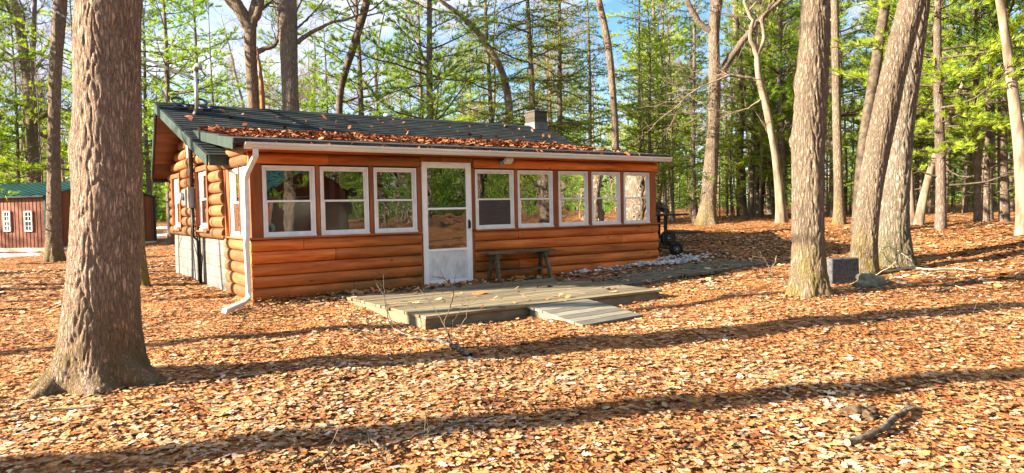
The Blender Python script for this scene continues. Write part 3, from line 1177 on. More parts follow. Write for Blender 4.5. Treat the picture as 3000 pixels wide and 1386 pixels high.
# --- power lines to a pole beyond the left edge
A = np.array((-.05, 3.58, 3.83))
Bp = at_depth(60, -45, 24)
mb = MB()
for kk in range(3):
    pts = []
    for i in range(40):
        t = i / 39
        p = A * (1 - t) + Bp * t
        p[2] -= 1.0 * t * (1 - t)
        ph = 26 * t + kk * 2.1
        p = p + np.array((math.cos(ph) * .022, 0, math.sin(ph) * .022))
        pts.append(p)
    mb.tube(pts, .011, 5)
    mb.tube([pts[0], pts[0] + np.array((.10, 0, -.04)), pts[0] + np.array((.19, -.02, .04 + .02 * kk)), np.array((.05, 3.53, 4.0))], .008, 5)
pl = mb.build('power_line', M['black_cable'])
tag(pl, 'twisted black power line running from the roof mast towards the upper left', 'power line')

# --- inside the porch, seen through the glass
def plastic_chair(x, y, rz, label):
    t = thing('plastic_chair', label, 'chair', (x, y, .03), 'white plastic chairs inside the porch')
    mb = MB()
    mb.box(-.23, .23, -.22, .2, .40, .43)
    mb.build('seat', M['plastic_white'], t, .01)
    mb = MB()
    for i in range(9):
        z = .50 + i * .05
        w = .22 if i < 7 else .22 - (i - 6) * .05
        mb.box(-w, w, .19 + i * .012, .21 + i * .012, z, z + .032)
    mb.tube([(-.24, .18, .43), (-.25, .27, .80), (-.17, .31, .97), (.17, .31, .97), (.25, .27, .80), (.24, .18, .43)], .022, 8)
    mb.build('backrest', M['plastic_white'], t)
    for sx in (-1, 1):
        mb = MB()
        mb.tube([(sx * .25, .22, .64), (sx * .27, 0, .66), (sx * .26, -.2, .63)], .022, 8)
        mb.build('armrest', M['plastic_white'], t)
        for sy in (-1, 1):
            mb = MB()
            mb.tube([(sx * .21, sy * .19, .42), (sx * .25, sy * .23, 0)], [.026, .02], 8)
            mb.build('leg', M['plastic_white'], t)
    t.rotation_euler = (0, 0, rz)
    return t


plastic_chair(5.0, 1.05, R(190), 'white slatted plastic chair inside the porch, left of the trunk mirrored in the glass')
plastic_chair(5.75, 1.1, R(170), 'white slatted plastic chair inside the porch, nearer the middle window post')
fg = thing('hanging_flag', 'faded striped flag hanging on the inner porch wall behind the second window', 'flag', (2.0, YM - .02, 1.5))
for i in range(7):
    mb = MB()
    mb.box(-.36 + i * .1, -.36 + i * .1 + .098, -.012, -.004, 0 if i < 4 else 0, .55)
    mb.build('stripe', M['flag_red'] if i % 2 == 0 else M['flag_white'], fg)

# ------------------------------------------------------------------ deck, ramp, path
deck = thing('deck', 'low weathered wooden deck with mossy boards in front of the door', 'deck', (0, 0, 0))
mb = MB()
DX0, DX1, DY0, DY1, DZ = 1.15, 5.15, -3.12, -.12, .05
n = 21
bw = (DY1 - DY0) / n
for i in range(n):
    y0 = DY0 + i * bw
    sp = random.choice([1.9, 2.6, 3.3, 4.0])
    for a, b in ((DX0 + random.uniform(-.015, .015), sp - .002), (sp + .002, DX1 + random.uniform(-.02, .02) - 0)):
        mb.tone = random.random()
        dz = random.uniform(-.003, .003)
        mb.box(a, b, y0 + .004, y0 + bw - .004, DZ - .035 + dz, DZ + dz)
mb.build('deck_boards', M['deck'], deck, .004)
mb = MB()
mb.box(DX0 + .02, DX1 - .03, DY0 + .03, DY0 + .07, -.22, DZ - .04)
mb.box(DX0 + .02, DX0 + .06, DY0 + .07, DY1, -.22, DZ - .04)
mb.box(DX1 - .07, DX1 - .03, DY0 + .07, DY1, -.22, DZ - .04)
mb.box(2.2, 2.24, DY0 + .07, DY1, -.22, DZ - .04)
mb.box(3.9, 3.94, DY0 + .07, DY1, -.22, DZ - .04)
mb.build('skirt', M['deck'], deck, .004)
rmp = thing('ramp', 'short grey plank ramp sloping down from the deck to the leaves', 'ramp', (0, 0, 0))
mb = MB()
ra, rb, rc, rd = np.array((2.62, -3.14, .045)), np.array((3.66, -3.14, .045)), np.array((3.84, -4.02, -.095)), np.array((2.74, -4.12, -.10))
n = 7
for i in range(n):
    mb.tone = random.random()
    s, t = i / n + .004, (i + 1) / n - .004
    ov = random.uniform(-.012, .012)
    mb.slab([ra + (rd - ra) * t + (-.0 + ov, 0, 0), rb + (rc - rb) * t + (ov, 0, 0), rb + (rc - rb) * s + (ov, 0, 0), ra + (rd - ra) * s + (ov, 0, 0)], .03)
mb.build('ramp_boards', M['ramp'], rmp, .004)
mb = MB()
for p, q in ((ra, rd), (rb, rc)):
    e = np.array((.05 if p is ra else -.09, 0, 0))
    vs = [p + e + (0, 0, -.033), p + e + (0, 0, -.20), q + e + (0, .03, -.10), q + e + (0, .03, -.033)]
    vs += [v + np.array((.04, 0, 0)) for v in vs]
    mb.add(vs, [(0, 1, 2, 3), (7, 6, 5, 4), (0, 4, 5, 1), (1, 5, 6, 2), (2, 6, 7, 3), (3, 7, 4, 0)])
mb.build('stringers', M['ramp'], rmp)
mb = MB()
pth = []
for i in range(10):
    x0 = 5.25 + i * .42
    mb.tone = random.random()
    zc = gz(x0 + .2, -1.4) + .022
    zc2 = gz(x0 + .62, -1.4) + .022
    mb.slab([(x0, -2.0, zc), (x0 + .41, -2.0 + .03, zc2 - .006), (x0 + .41, -.85, zc2 + .004), (x0, -.85, zc + .004)], .05)
pw = mb.build('path', M['walk'])
tag(pw, kind='structure')

# ------------------------------------------------------------------ bench
bench = thing('bench', 'weathered grey green wooden sawhorse bench under the windows right of the door', 'bench', (0, 0, 0))
bx0, bx1, byc, bzt = 3.82, 5.28, -.24, .565
for s in (-1, 1):
    mb = MB()
    mb.tone = random.random()
    mb.box(bx0, bx1 + s * .02, byc + (-.145 if s < 0 else .005), byc + (-.005 if s < 0 else .145), bzt - .038, bzt)
    mb.build('seat_plank', M['bench'], bench, .005)
for x in (4.02, 5.07):
    for s in (-1, 1):
        mb = MB()
        mb.tone = random.random()
        sx = -.03 if x < 4.5 else .05
        mb.beam((x, byc + s * .05, bzt - .05), (x + sx, byc + s * .18, DZ), .085, .04, (1, 0, 0))
        mb.build('leg', M['bench'], bench, .004)
    mb = MB()
    mb.box(x - .05, x + .05, byc - .13, byc + .13, bzt - .12, bzt - .04)
    mb.build('cleat', M['bench'], bench, .004)
mb = MB()
mb.beam((4.0, byc, .20), (5.11, byc, .22), .07, .035)
mb.beam((5.1, byc - .15, .24), (5.1, byc + .15, .24), .05, .035)
mb.build('stretcher', M['bench'], bench, .004)
#PART3
# ------------------------------------------------------------------ vector tube and foliage builders
def nrm(a):
    return a / np.maximum(np.linalg.norm(a, axis=-1, keepdims=True), 1e-9)


def tubes_np(P, Rr, n):
    """P (N,K,3), Rr (N,K): all tubes as one vertex and quad array."""
    N, K, _ = P.shape
    D = np.empty_like(P)
    D[:, 1:-1] = P[:, 2:] - P[:, :-2]
    D[:, 0] = P[:, 1] - P[:, 0]
    D[:, -1] = P[:, -1] - P[:, -2]
    D = nrm(D)
    ref = np.where(np.abs(D[:, :1, 2:3]) > .85, np.array([[[1., 0, 0]]]), np.array([[[0, 0, 1.]]]))
    S = nrm(np.cross(D, np.broadcast_to(ref, D.shape)))
    U = np.cross(S, D)
    a = 2 * np.pi * np.arange(n) / n
    V = P[:, :, None, :] + Rr[:, :, None, None] * (np.cos(a)[None, None, :, None] * S[:, :, None, :] + np.sin(a)[None, None, :, None] * U[:, :, None, :])
    base = (np.arange(N) * K * n)[:, None, None]
    i = (np.arange(K - 1) * n)[None, :, None]
    k = np.arange(n)[None, None, :]
    k2 = (k + 1) % n
    F = np.stack([base + i + k, base + i + k2, base + i + n + k2, base + i + n + k], -1).reshape(-1, 4)
    return V.reshape(-1, 3), F


class Wood:
    def __init__(self):
        self.parts = []

    def add(self, pts, rad, n=3):
        self.parts.append((np.array(pts, float), np.array(rad, float), n))

    def build(self, name, mat, parent=None):
        vs, fs, off = [], [], 0
        groups = {}
        for p, r, n in self.parts:
            groups.setdefault((len(p), n), []).append((p, r))
        for (K, n), L in groups.items():
            V, F = tubes_np(np.stack([q[0] for q in L]), np.stack([q[1] for q in L]), n)
            vs.append(V)
            fs.append(F + off)
            off += len(V)
        return np_mesh(name, np.concatenate(vs), np.concatenate(fs), mat, parent, smooth=True)


def grow(rng, W, p, d, r, L, lvl, wig=.22, up=.05, nch=(4, 6), rmin=.004, spread=(.5, 1.1)):
    K = 5
    pts, dd = [np.array(p, float)], np.array(d, float)
    dirs = [dd]
    for i in range(K - 1):
        dd = nrm(dd + rng.normal(0, wig, 3) + np.array((0, 0, up)))
        pts.append(pts[-1] + dd * L / (K - 1))
        dirs.append(dd)
    rad = np.maximum(np.linspace(r, r * (.5 if lvl else .3), K), rmin * .6)
    W.add(pts, rad, 7 if r > .06 else (5 if r > .02 else 3))
    if lvl == 0:
        return
    nc = rng.integers(nch[0], nch[1] + 1)
    for c in range(nc + 1):
        t = 1.0 if c == nc else rng.uniform(.25, .97)
        f = t * (K - 1)
        i = min(int(f), K - 2)
        q = pts[i] + (pts[i + 1] - pts[i]) * (f - i)
        ax = dirs[i + 1]
        perp = nrm(np.cross(ax, rng.normal(0, 1, 3)))
        a = rng.uniform(.1, .4) if c == nc else rng.uniform(*spread)
        cd = nrm(ax * math.cos(a) + perp * math.sin(a))
        rr = np.interp(f, range(K), rad)
        grow(rng, W, q, cd, max(rr * (.9 if c == nc else rng.uniform(.45, .65)), rmin), L * rng.uniform(.5, .75) * (1.12 - .45 * t if c < nc else .85), lvl - 1, wig, up, nch, rmin, spread)


def blades(rng, P, D, n, ln, wd, spread, upb=.12):
    """n pointed needle blades around each tip; returns verts, tris, tone."""
    N = len(P)
    P2, D2 = np.repeat(P, n, 0), np.repeat(D, n, 0)
    ph = rng.uniform(.1, spread, N * n)[:, None]
    pr = nrm(np.cross(D2, rng.normal(0, 1, (N * n, 3))))
    B = nrm(D2 * np.cos(ph) + pr * np.sin(ph) + np.array((0, 0, upb)))
    S = nrm(np.cross(B, rng.normal(0, 1, (N * n, 3)))) * (wd * rng.uniform(.7, 1.2, (N * n, 1)))
    L = ln * rng.uniform(.7, 1.2, (N * n, 1))
    V = np.stack([P2 - S * .5 + B * L * .05, P2 + S * .5 + B * L * .05, P2 + B * L], 1).reshape(-1, 3)
    F = np.arange(len(V)).reshape(-1, 3)
    tip = rng.uniform(0, 1, N)
    T = np.clip(np.repeat(tip, n) * .7 + rng.uniform(0, .3, N * n), 0, 1)
    return V, F, np.repeat(T, 3)


def trunk_rings(path, rad, n, bark=0.0, bk=14.0, flare=0.0, flare_h=.35, lobes=5, seed=0, knots=()):
    """Displaced trunk: path (K,3), rad (K,) -> verts, quads. Bark plates as real relief."""
    rs = random.Random(seed)
    ph = [rs.uniform(0, 6.28) for _ in range(4)]
    z0 = path[min(2, len(path) - 1)][2]
    vs = []
    K = len(path)
    for i in range(K):
        d = path[min(i + 1, K - 1)] - path[max(i - 1, 0)]
        d = d / np.linalg.norm(d)
        s = np.cross(d, (0, 1.0, 0))
        s /= np.linalg.norm(s)
        u = np.cross(s, d)
        h = max(path[i][2], 0)
        for k in range(n):
            a = 2 * math.pi * k / n
            e = math.cos(a) * s + math.sin(a) * u
            r = rad[i]
            if flare:
                lob = .62 + .38 * math.cos(lobes * a + ph[0]) + .25 * math.cos(2 * a + ph[1])
                r *= 1 + flare * math.exp(-h / flare_h) * max(lob, .05)
            r *= 1 + .035 * math.sin(2 * a + .9 * h + ph[2]) + .02 * math.sin(3 * a - 1.7 * h + ph[3])
            for (kh, ka, kr, kw) in knots:
                da = math.atan2(math.sin(a - ka), math.cos(a - ka))
                r += kr * math.exp(-((h - kh) / kw) ** 2 - (da * rad[i] / kw) ** 2)
            p = path[i] + e * r
            if bark:
                q = Vector((p[0] * bk, p[1] * bk, p[2] * bk * .23 + seed))
                w = mn.noise(q * .5) * 1.2
                v = abs(mn.noise(q + Vector((w, w, w * .6))))
                f = min(v * 4.5, 1.0)
                p = p + e * bark * (f - .6 + .35 * mn.noise(q * 3.1))
            vs.append(p)
    i = np.arange(K - 1)[:, None] * n
    k = np.arange(n)[None, :]
    k2 = (k + 1) % n
    F = np.stack([i + k, i + k2, i + n + k2, i + n + k], -1).reshape(-1, 4)
    return np.array(vs), F


def px_trunk(name, label, pts, bark='bark_oak', H=13, relief=0.0, n=14, flare=.35, flare_h=.35, limbs=(), crown=None, seed=1, depth=None, knots=(), bk=14.0, step=.25, group=None, cat='tree', lean_up=True):
    """Tree whose lower trunk follows image points (u, v, width in px) at the depth where its base meets the ground."""
    (u0, v0, w0) = pts[0]
    if depth is None:
        base, d = hit(u0, v0)
    else:
        d = depth
        base = at_depth(u0, v0, d)
        base[2] = gz(base[0], base[1])
    root = thing(name, label, cat, base, group)
    W = [at_depth(u, v, d) - base for u, v, w in pts]
    W[0] = np.array((0, 0, 0.0))
    rr = [w / 2 * d / FPX for u, v, w in pts]
    dirn = W[-1] - W[-2]
    dirn = dirn / np.linalg.norm(dirn)
    rng = np.random.default_rng(seed)
    top = W[-1]
    q, r = top.copy(), rr[-1]
    dd = dirn.copy()
    nup = max(int((H - top[2]) / 1.2), 1)
    for i in range(nup):
        dd = nrm(dd + rng.normal(0, .07, 3) + np.array((0, 0, .12)))
        q = q + dd * 1.2
        W.append(q.copy())
        rr.append(max(r * (1 - .75 * (i + 1) / nup), .02))
    W = np.array([W[0] + np.array((-dirn[0] * .0, 0, -.25))] + W)
    rr = np.array([rr[0]] + rr)
    s = np.concatenate([[0], np.cumsum(np.linalg.norm(np.diff(W, axis=0), axis=1))])
    top_s = s[len(pts)] + .6
    S1 = np.arange(0, min(top_s, s[-1]), step)
    S2 = np.arange(S1[-1] + .5, s[-1], .5)
    SS = np.concatenate([S1, S2, [s[-1]]])

    def smooth_interp(vals):
        o = np.zeros(len(SS))
        for off in (-.45, -.2, 0, .2, .45):
            o += np.interp(np.clip(SS + off * np.minimum(SS * 2, 1), 0, s[-1]), s, vals)
        return o / 5
    path = np.stack([smooth_interp(W[:, j]) for j in range(3)], 1)
    rad = smooth_interp(rr)
    V, F = trunk_rings(path, rad, n, relief, bk, flare, flare_h, seed=seed, knots=knots)
    np_mesh('trunk', V, F, M[bark], root, smooth=True)
    for L in limbs:
        if L[0] == 'mat':
            continue
        mat = bark
        P = np.array([at_depth(u, v, d + (du if len(x) == 0 else x[0])) - base for (u, v, w, *x) in L for du in (0,)])
        Rl = np.array([max(w / 2 * d / FPX, .006) for (u, v, w, *x) in L])
        Wd = Wood()
        K = max(4, len(P) * 3)
        ss = np.concatenate([[0], np.cumsum(np.linalg.norm(np.diff(P, axis=0), axis=1))])
        tt = np.linspace(0, ss[-1], K)
        PP = np.stack([np.interp(tt, ss, P[:, j]) for j in range(3)], 1)
        PP[1:-1] += rng.normal(0, .015, (K - 2, 3))
        RR = np.interp(tt, ss, Rl)
        Wd.add(PP, RR, 8)
        dl = nrm(PP[-1] - PP[-2])
        grow(rng, Wd, PP[-1], dl, RR[-1], 2.2, 2, .2)
        for i in range(3):
            f = rng.integers(K // 3, K - 1)
            dv = nrm(nrm(PP[f] - PP[f - 1]) + rng.normal(0, .6, 3) + np.array((0, 0, .3)))
            grow(rng, Wd, PP[f], dv, RR[f] * .4, 1.3, 2, .2)
        Wd.build('limb', M[bark if bark != 'bark_oak_big' else 'bark_oak'], root)
    if crown:
        h0, count, lvl, Lb = crown
        Wd = Wood()
        for i in range(count):
            h = rng.uniform(h0, H * .97)
            j = int(np.argmin(np.abs(path[:, 2] - h)))
            a = rng.uniform(0, 6.28)
            dv = nrm(np.array((math.cos(a), math.sin(a), rng.uniform(.15, .8))))
            grow(rng, Wd, path[j], dv, max(rad[j] * rng.uniform(.25, .5), .02), Lb * rng.uniform(.6, 1.1), lvl, .22)
        Wd.build('crown', M['twig' if lvl < 3 else 'bark_far'], root)
    return root


def conifer(name, seed, H, cb, Rm, r0, kind='pine', dead_from=None, nee='needle_pine', bark='bark_pine', dens=1.0, bl=(.19, .019, 19)):
    """Root empty > trunk, branches, crown (needles)."""
    rng = np.random.default_rng(seed)
    root = thing(name, '', 'tree', (0, 0, 0))
    zs = np.arange(-.3, H + .01, .5)
    wob = np.stack([.05 * np.sin(zs * .6 + seed), .05 * np.cos(zs * .5 + seed * 2), zs], 1)
    rad = np.maximum(r0 * (1 - np.clip(zs / H, 0, 1)) ** .8, .012)
    V, F = trunk_rings(wob, rad, 9, 0, flare=.3, flare_h=.25, seed=seed)
    np_mesh('trunk', V, F, M[bark], root, smooth=True)
    W = Wood()
    TP, TD = [], []
    z = dead_from if dead_from is not None else cb
    while z < H - .4:
        dead = z < cb
        nl = rng.integers(2, 4) if dead else rng.integers(3, 6)
        wsc = rng.uniform(.6, 1.2)
        f = (z - cb) / (H - cb)
        prof = .75 if dead else (max(1 - f, 0) ** .75 * .9 + .12) * (.8 + .4 * math.sin(min(f * 8, 1.57)))
        a0 = rng.uniform(0, 6.28)
        for l in range(nl):
            a = a0 + 6.28 * l / nl + rng.normal(0, .35)
            if not dead and rng.random() < .2:
                continue
            L = Rm * prof * rng.uniform(.5, 1.15) * wsc
            zz = z + rng.normal(0, .1)
            if kind == 'pine':
                el = rng.uniform(-.22, .34) + .45 * f
            else:
                el = rng.uniform(-.30, -.02) + .35 * f
            d = np.array((math.cos(a) * math.cos(el), math.sin(a) * math.cos(el), math.sin(el)))
            p0 = np.array((np.interp(zz, zs, wob[:, 0]), np.interp(zz, zs, wob[:, 1]), zz))
            K = 6
            pts = [p0]
            dd = d
            for i in range(K - 1):
                dd = nrm(dd + rng.normal(0, .15, 3) + np.array((0, 0, .05 if kind == 'pine' else (.10 if i > 2 else -.03))))
                pts.append(pts[-1] + dd * L / (K - 1))
            pts = np.array(pts)
            rl = max(.011 + .009 * L, .008) * (r0 / .14) ** .5
            W.add(pts, np.linspace(rl, .005, K), 4)
            if dead and rng.random() < .8:
                for i in range(2):
                    j = rng.integers(2, K)
                    dv = nrm(d + rng.normal(0, .6, 3))
                    W.add([pts[j], pts[j] + dv * .15, pts[j] + dv * .32], [.006, .005, .003], 3)
                continue
            spc = (.17 if kind == 'pine' else .13) / dens
            t = .28 if kind == 'pine' else .12
            side = 1
            while t < 1.0:
                q = t * (K - 1)
                i = min(int(q), K - 2)
                p = pts[i] + (pts[i + 1] - pts[i]) * (q - i)
                ax = nrm(pts[i + 1] - pts[i])
                sd = nrm(np.cross(ax, (0, 0, 1.0))) * side
                ang = rng.uniform(.6, 1.05)
                tl = (.30 + .30 * L * (1 - t) * .6) * rng.uniform(.6, 1.15) if kind == 'pine' else (.18 + .30 * L * (1 - t)) * rng.uniform(.6, 1.15)
                td = nrm(ax * math.cos(ang) + sd * math.sin(ang) + np.array((0, 0, rng.uniform(-.05, .3) if kind == 'pine' else rng.uniform(-.25, .08))))
                e = p + td * tl
                W.add([p, (p + e) / 2 + (0, 0, .01), e], [.005, .004, .003], 3)
                if kind == 'pine':
                    for g in ((.5, .78, 1.0) if tl > .3 else (.7, 1.0)):
                        TP.append(p + td * tl * g)
                        TD.append(nrm(td + (0, 0, .25)))
                else:
                    m = max(int(tl / .075), 2)
                    for g in range(m):
                        TP.append(p + td * tl * (g + .6) / m + rng.normal(0, .02, 3))
                        TD.append(td)
                side = -side
                t += spc / L * rng.uniform(.8, 1.3)
            TP.append(pts[-1])
            TD.append(dd)
        z += (rng.uniform(.34, .55) if kind == 'pine' else rng.uniform(.22, .34)) / max(dens, .6) * (1.3 if dead else 1)
    W.build('branches', M['dark_limb'], root)
    Vb, Fb, T = blades(rng, np.array(TP), np.array(TD), bl[2], bl[0], bl[1], 1.0 if kind == 'pine' else 1.3)
    np_mesh('crown', Vb, Fb, M[nee], root, tone=T)
    return root


def bare_tree(name, seed, H, r0, h0, nl, lvl, bark='bark_far', Lb=3.6):
    rng = np.random.default_rng(seed)
    root = thing(name, '', 'tree', (0, 0, 0))
    n = int(H / .6)
    p, d = np.array((0, 0, -.3)), np.array((0, 0, 1.0))
    path = []
    for i in range(n):
        path.append(p.copy())
        d = nrm(d + rng.normal(0, .06, 3) + np.array((0, 0, .06)))
        p = p + d * .6
    path = np.array(path)
    rad = np.maximum(r0 * (1 - np.linspace(0, 1, n)) ** .7, .015)
    V, F = trunk_rings(path, rad, 10, 0, flare=.35, flare_h=.3, seed=seed)
    np_mesh('trunk', V, F, M[bark], root, smooth=True)
    W = Wood()
    for i in range(nl):
        h = rng.uniform(h0, H * .95)
        j = int(np.argmin(np.abs(path[:, 2] - h)))
        a = rng.uniform(0, 6.28)
        dv = nrm(np.array((math.cos(a), math.sin(a), rng.uniform(.2, 1.1))))
        grow(rng, W, path[j], dv, max(rad[j] * rng.uniform(.3, .55), .015), Lb * rng.uniform(.55, 1.1) * (1 - .4 * h / H), lvl, .2)
    W.build('crown', M['bark_pale' if bark == 'bark_pale' else 'twig'], root)
    return root


def pole_sapling(name, seed, H, r0, bark):
    rng = np.random.default_rng(seed)
    root = thing(name, '', 'sapling', (0, 0, 0))
    zs = np.linspace(-.2, H, 14)
    path = np.stack([np.cumsum(rng.normal(0, .035, 14)), np.cumsum(rng.normal(0, .035, 14)), zs], 1)
    V, F = trunk_rings(path, np.linspace(r0, .012, 14), 6, 0, flare=.2, flare_h=.2, seed=seed)
    np_mesh('trunk', V, F, M[bark], root, smooth=True)
    W = Wood()
    for i in range(26):
        h = rng.uniform(.8, H)
        p = np.array((np.interp(h, zs, path[:, 0]), np.interp(h, zs, path[:, 1]), h))
        a = rng.uniform(0, 6.28)
        L = rng.uniform(.3, 1.0)
        d = np.array((math.cos(a), math.sin(a), rng.uniform(-.2, .3)))
        q = [p + d * L * t + np.array((0, 0, .1 * t * t)) + rng.normal(0, .02, 3) for t in (0, .35, .7, 1.0)]
        W.add(q, [.009, .007, .005, .003], 3)
    W.build('branches', M['twig'], root)
    return root


def seat(o, u, d, rot=None, sc=1.0, sz=None, tilt=(0, 0), v=640):
    p = at_depth(u, v, d)
    o.location = (p[0], p[1], gz(p[0], p[1]) - .03)
    o.rotation_euler = (tilt[0], tilt[1], random.uniform(0, 6.28) if rot is None else rot)
    o.scale = (sc, sc, sz or sc)
    return o


# ------------------------------------------------------------------ near and middle trees, one by one
BIG = px_trunk('oak_tree', 'largest nearest oak trunk with furrowed brown bark and flared mossy roots',
         [(292, 1112, 232), (296, 1000, 206), (303, 850, 184), (312, 690, 180), (316, 560, 180), (317, 380, 184), (316, 290, 180), (312, 140, 177), (310, 0, 176)],
         'bark_oak_big', H=15, relief=.012, n=220, flare=.42, flare_h=.18, seed=3, step=.018, bk=21, crown=(7, 14, 2, 4.0), knots=[(2.05, .2, .03, .2), (1.9, 3.3, .015, .15)])
for (a_, L_, r_, h_) in ((R(243), .62, .11, .26), (R(205), .45, .13, .26), (R(280), .35, .13, .24), (R(-15), .62, .14, .30), (R(-70), .45, .12, .22), (R(120), .6, .12, .25), (R(160), .5, .12, .28)):
    c_, s_a = math.cos(a_ + YAW * 0 - .6), math.sin(a_ - .6)
    K_ = 16
    pth_ = np.array([(c_ * (.16 + L_ * t) + .04 * math.sin(6 * t) * s_a, s_a * (.16 + L_ * t) - .04 * math.sin(6 * t) * c_, h_ * (1 - t) ** 2.2 - .05 - .05 * t) for t in np.linspace(0, 1, K_)])
    pth_[:, 2] += np.array([gz(BIG.location.x + q[0], BIG.location.y + q[1]) - BIG.location.z for q in pth_])
    rad_ = r_ * (1 - np.linspace(0, 1, K_)) ** .6 + .018
    V_, F_ = trunk_rings(pth_, rad_, 26, .008, 21, seed=9)
    np_mesh('root', V_, F_, M['bark_oak_big'], BIG, smooth=True)
px_trunk('oak_tree', 'dark oak trunk half hidden behind the largest oak, close to the cabin side wall',
         [(408, 838, 50), (405, 760, 36), (401, 640, 34), (396, 400, 33), (392, 100, 30)], 'bark_oak', H=13, relief=.012, n=40, step=.05, flare=.4, seed=5, crown=(6, 10, 2, 3))
px_trunk('oak_tree', 'straight slender oak trunk in front of the red brown shed corner',
         [(160, 765, 46), (157, 700, 37), (158, 560, 35), (158, 400, 32), (160, 290, 31), (167, 130, 33), (178, 0, 34), (182, -60, 34)],
         'bark_oak', H=15, relief=.016, n=46, step=.06, flare=.3, seed=8, crown=(7.5, 12, 2, 3.5), bk=11)
px_trunk('oak_tree', 'tall oak with burls and a mossy foot, left of the pale concrete block',
         [(2368, 858, 104), (2368, 800, 94), (2368, 694, 83), (2366, 529, 84), (2371, 353, 88), (2377, 250, 84), (2382, 176, 86), (2388, 80, 80), (2391, 0, 77)],
         'bark_oak', H=15, relief=.017, n=120, step=.03, flare=.24, flare_h=.20, seed=12, crown=(8, 12, 2, 3.5), bk=17,
         knots=[(3.05, 1.2, .035, .12), (3.05, 2.6, .03, .12), (2.2, .9, .04, .12), (2.2, 2.2, .03, .1)])
px_trunk('oak_tree', 'pale trunk leaning strongly to the right behind the concrete block',
         [(2530, 800, 74), (2532, 694, 63), (2553, 529, 62), (2582, 382, 68), (2618, 206, 68), (2650, 88, 70), (2674, 0, 72), (2690, -60, 72)],
         'bark_oak', H=15, relief=.015, n=110, step=.035, flare=.25, seed=15, crown=(8, 11, 2, 3.5), bk=18)
px_trunk('oak_tree', 'thick lichen covered trunk standing just behind the leaning pale one',
         [(2615, 768, 112), (2613, 730, 96), (2612, 694, 90), (2624, 529, 76), (2640, 353, 68), (2662, 176, 66), (2682, 59, 62), (2690, 0, 62)],
         'bark_lichen', H=16, relief=.020, n=110, step=.035, flare=.22, seed=18, crown=(8, 11, 2, 3.5), bk=14)
px_trunk('oak_tree', 'grey oak forking high up, alone at the clearing edge past the cabin end',
         [(2070, 655, 54), (2072, 620, 44), (2082, 500, 40), (2091, 365, 32), (2094, 235, 34), (2091, 88, 30), (2100, 0, 35), (2106, -60, 30)],
         'bark_oak', H=14, relief=.016, n=46, step=.07, flare=.4, seed=21, crown=(8.5, 9, 3, 3), bk=9,
         limbs=[[(2104, 228, 24), (2153, 153, 22), (2212, 70, 16), (2270, 17, 12), (2330, -40, 9)], [(2088, 95, 18), (2050, 70, 18), (2023, 23, 16), (2000, -30, 12)],
                [(2092, 390, 8), (2040, 330, 5), (2010, 335, 3)]])
px_trunk('oak_tree', 'crooked pale oak with twisting upper limbs beside the grey forked oak',
         [(2291, 632, 32), (2284, 560, 26), (2270, 441, 21), (2241, 294, 20), (2221, 235, 17), (2218, 158, 15)],
         'bark_pale', H=6.6, n=20, step=.1, flare=.3, seed=24, depth=22.5,
         limbs=[[(2218, 165, 15), (2196, 110, 13), (2205, 60, 11), (2180, 10, 9), (2190, -40, 7)], [(2218, 165, 14), (2240, 105, 11), (2228, 60, 9), (2262, 10, 8), (2280, -40, 6)],
                [(2222, 237, 10), (2170, 222, 8), (2124, 224, 7), (2100, 236, 4)], [(2230, 290, 6), (2190, 320, 4), (2150, 330, 3)]])
px_trunk('oak_tree', 'crooked oak with a forked top behind the roof, an orange snag beside it',
         [(747, 330, 38), (740, 250, 35), (736, 198, 33), (732, 110, 34), (735, 75, 32)], 'bark_oak', H=7.9, n=24, step=.1, flare=0, depth=23.5, seed=27,
         limbs=[[(733, 85, 34), (712, 40, 38), (690, 10, 38), (650, -30, 34)], [(736, 80, 26), (752, 45, 24), (766, 0, 22), (775, -40, 20)], [(750, 155, 18), (775, 142, 15), (800, 137, 12), (815, 120, 9)]])
tr = px_trunk('tree_snag', 'broken orange snag leaning on the crooked oak behind the roof', [(770, 332, 16), (769, 280, 14), (766, 232, 12)], 'stub_orange', H=5.4, n=12, step=.1, flare=0, depth=23.2, seed=28)
px_trunk('oak_tree', 'stout straight oak rising behind the roof, thickest trunk behind the ridge',
         [(851, 338, 49), (849, 220, 47), (846, 141, 49), (842, 60, 52), (840, 0, 54), (838, -50, 54)], 'bark_lichen', H=15, relief=.014, n=44, step=.07, flare=0, depth=23, seed=30, bk=10, crown=(9, 8, 2, 3),
         limbs=[[(870, 126, 15), (905, 100, 13), (964, 67, 9), (1010, 60, 7), (1091, 28, 5)], [(832, 48, 12), (820, 20, 12), (812, -20, 10)], [(868, 84, 8), (895, 62, 6), (925, 30, 4)]])
px_trunk('oak_tree', 'dark trunk leaning to the right behind the middle of the roof',
         [(978, 345, 21), (995, 270, 20), (1010, 212, 20), (1035, 140, 22), (1045, 106, 24), (1073, 14, 22), (1085, -40, 20)], 'dark_limb', H=12, n=18, step=.12, flare=0, depth=25, seed=33, crown=(9, 7, 2, 2.6))
px_trunk('oak_tree', 'grey trunk curving slightly left behind the right end of the roof',
         [(1806, 445, 22), (1802, 360, 21), (1797, 294, 20), (1785, 147, 20), (1766, 50, 19), (1753, 0, 18), (1745, -40, 17)], 'bark_oak', H=14, relief=.008, n=30, step=.08, flare=0, depth=23.5, seed=36, crown=(9, 9, 2, 2.8))
px_trunk('oak_tree', 'bare oak whose long limb arches over the roof, beside the spruces',
         [(1500, 372, 24), (1490, 280, 22), (1470, 200, 19), (1444, 159, 18), (1384, 72, 16), (1303, 10, 13), (1250, -25, 9)], 'bark_pale', H=9.6, n=14, step=.15, flare=0, depth=26, seed=39, crown=(6.5, 6, 2, 2.2))
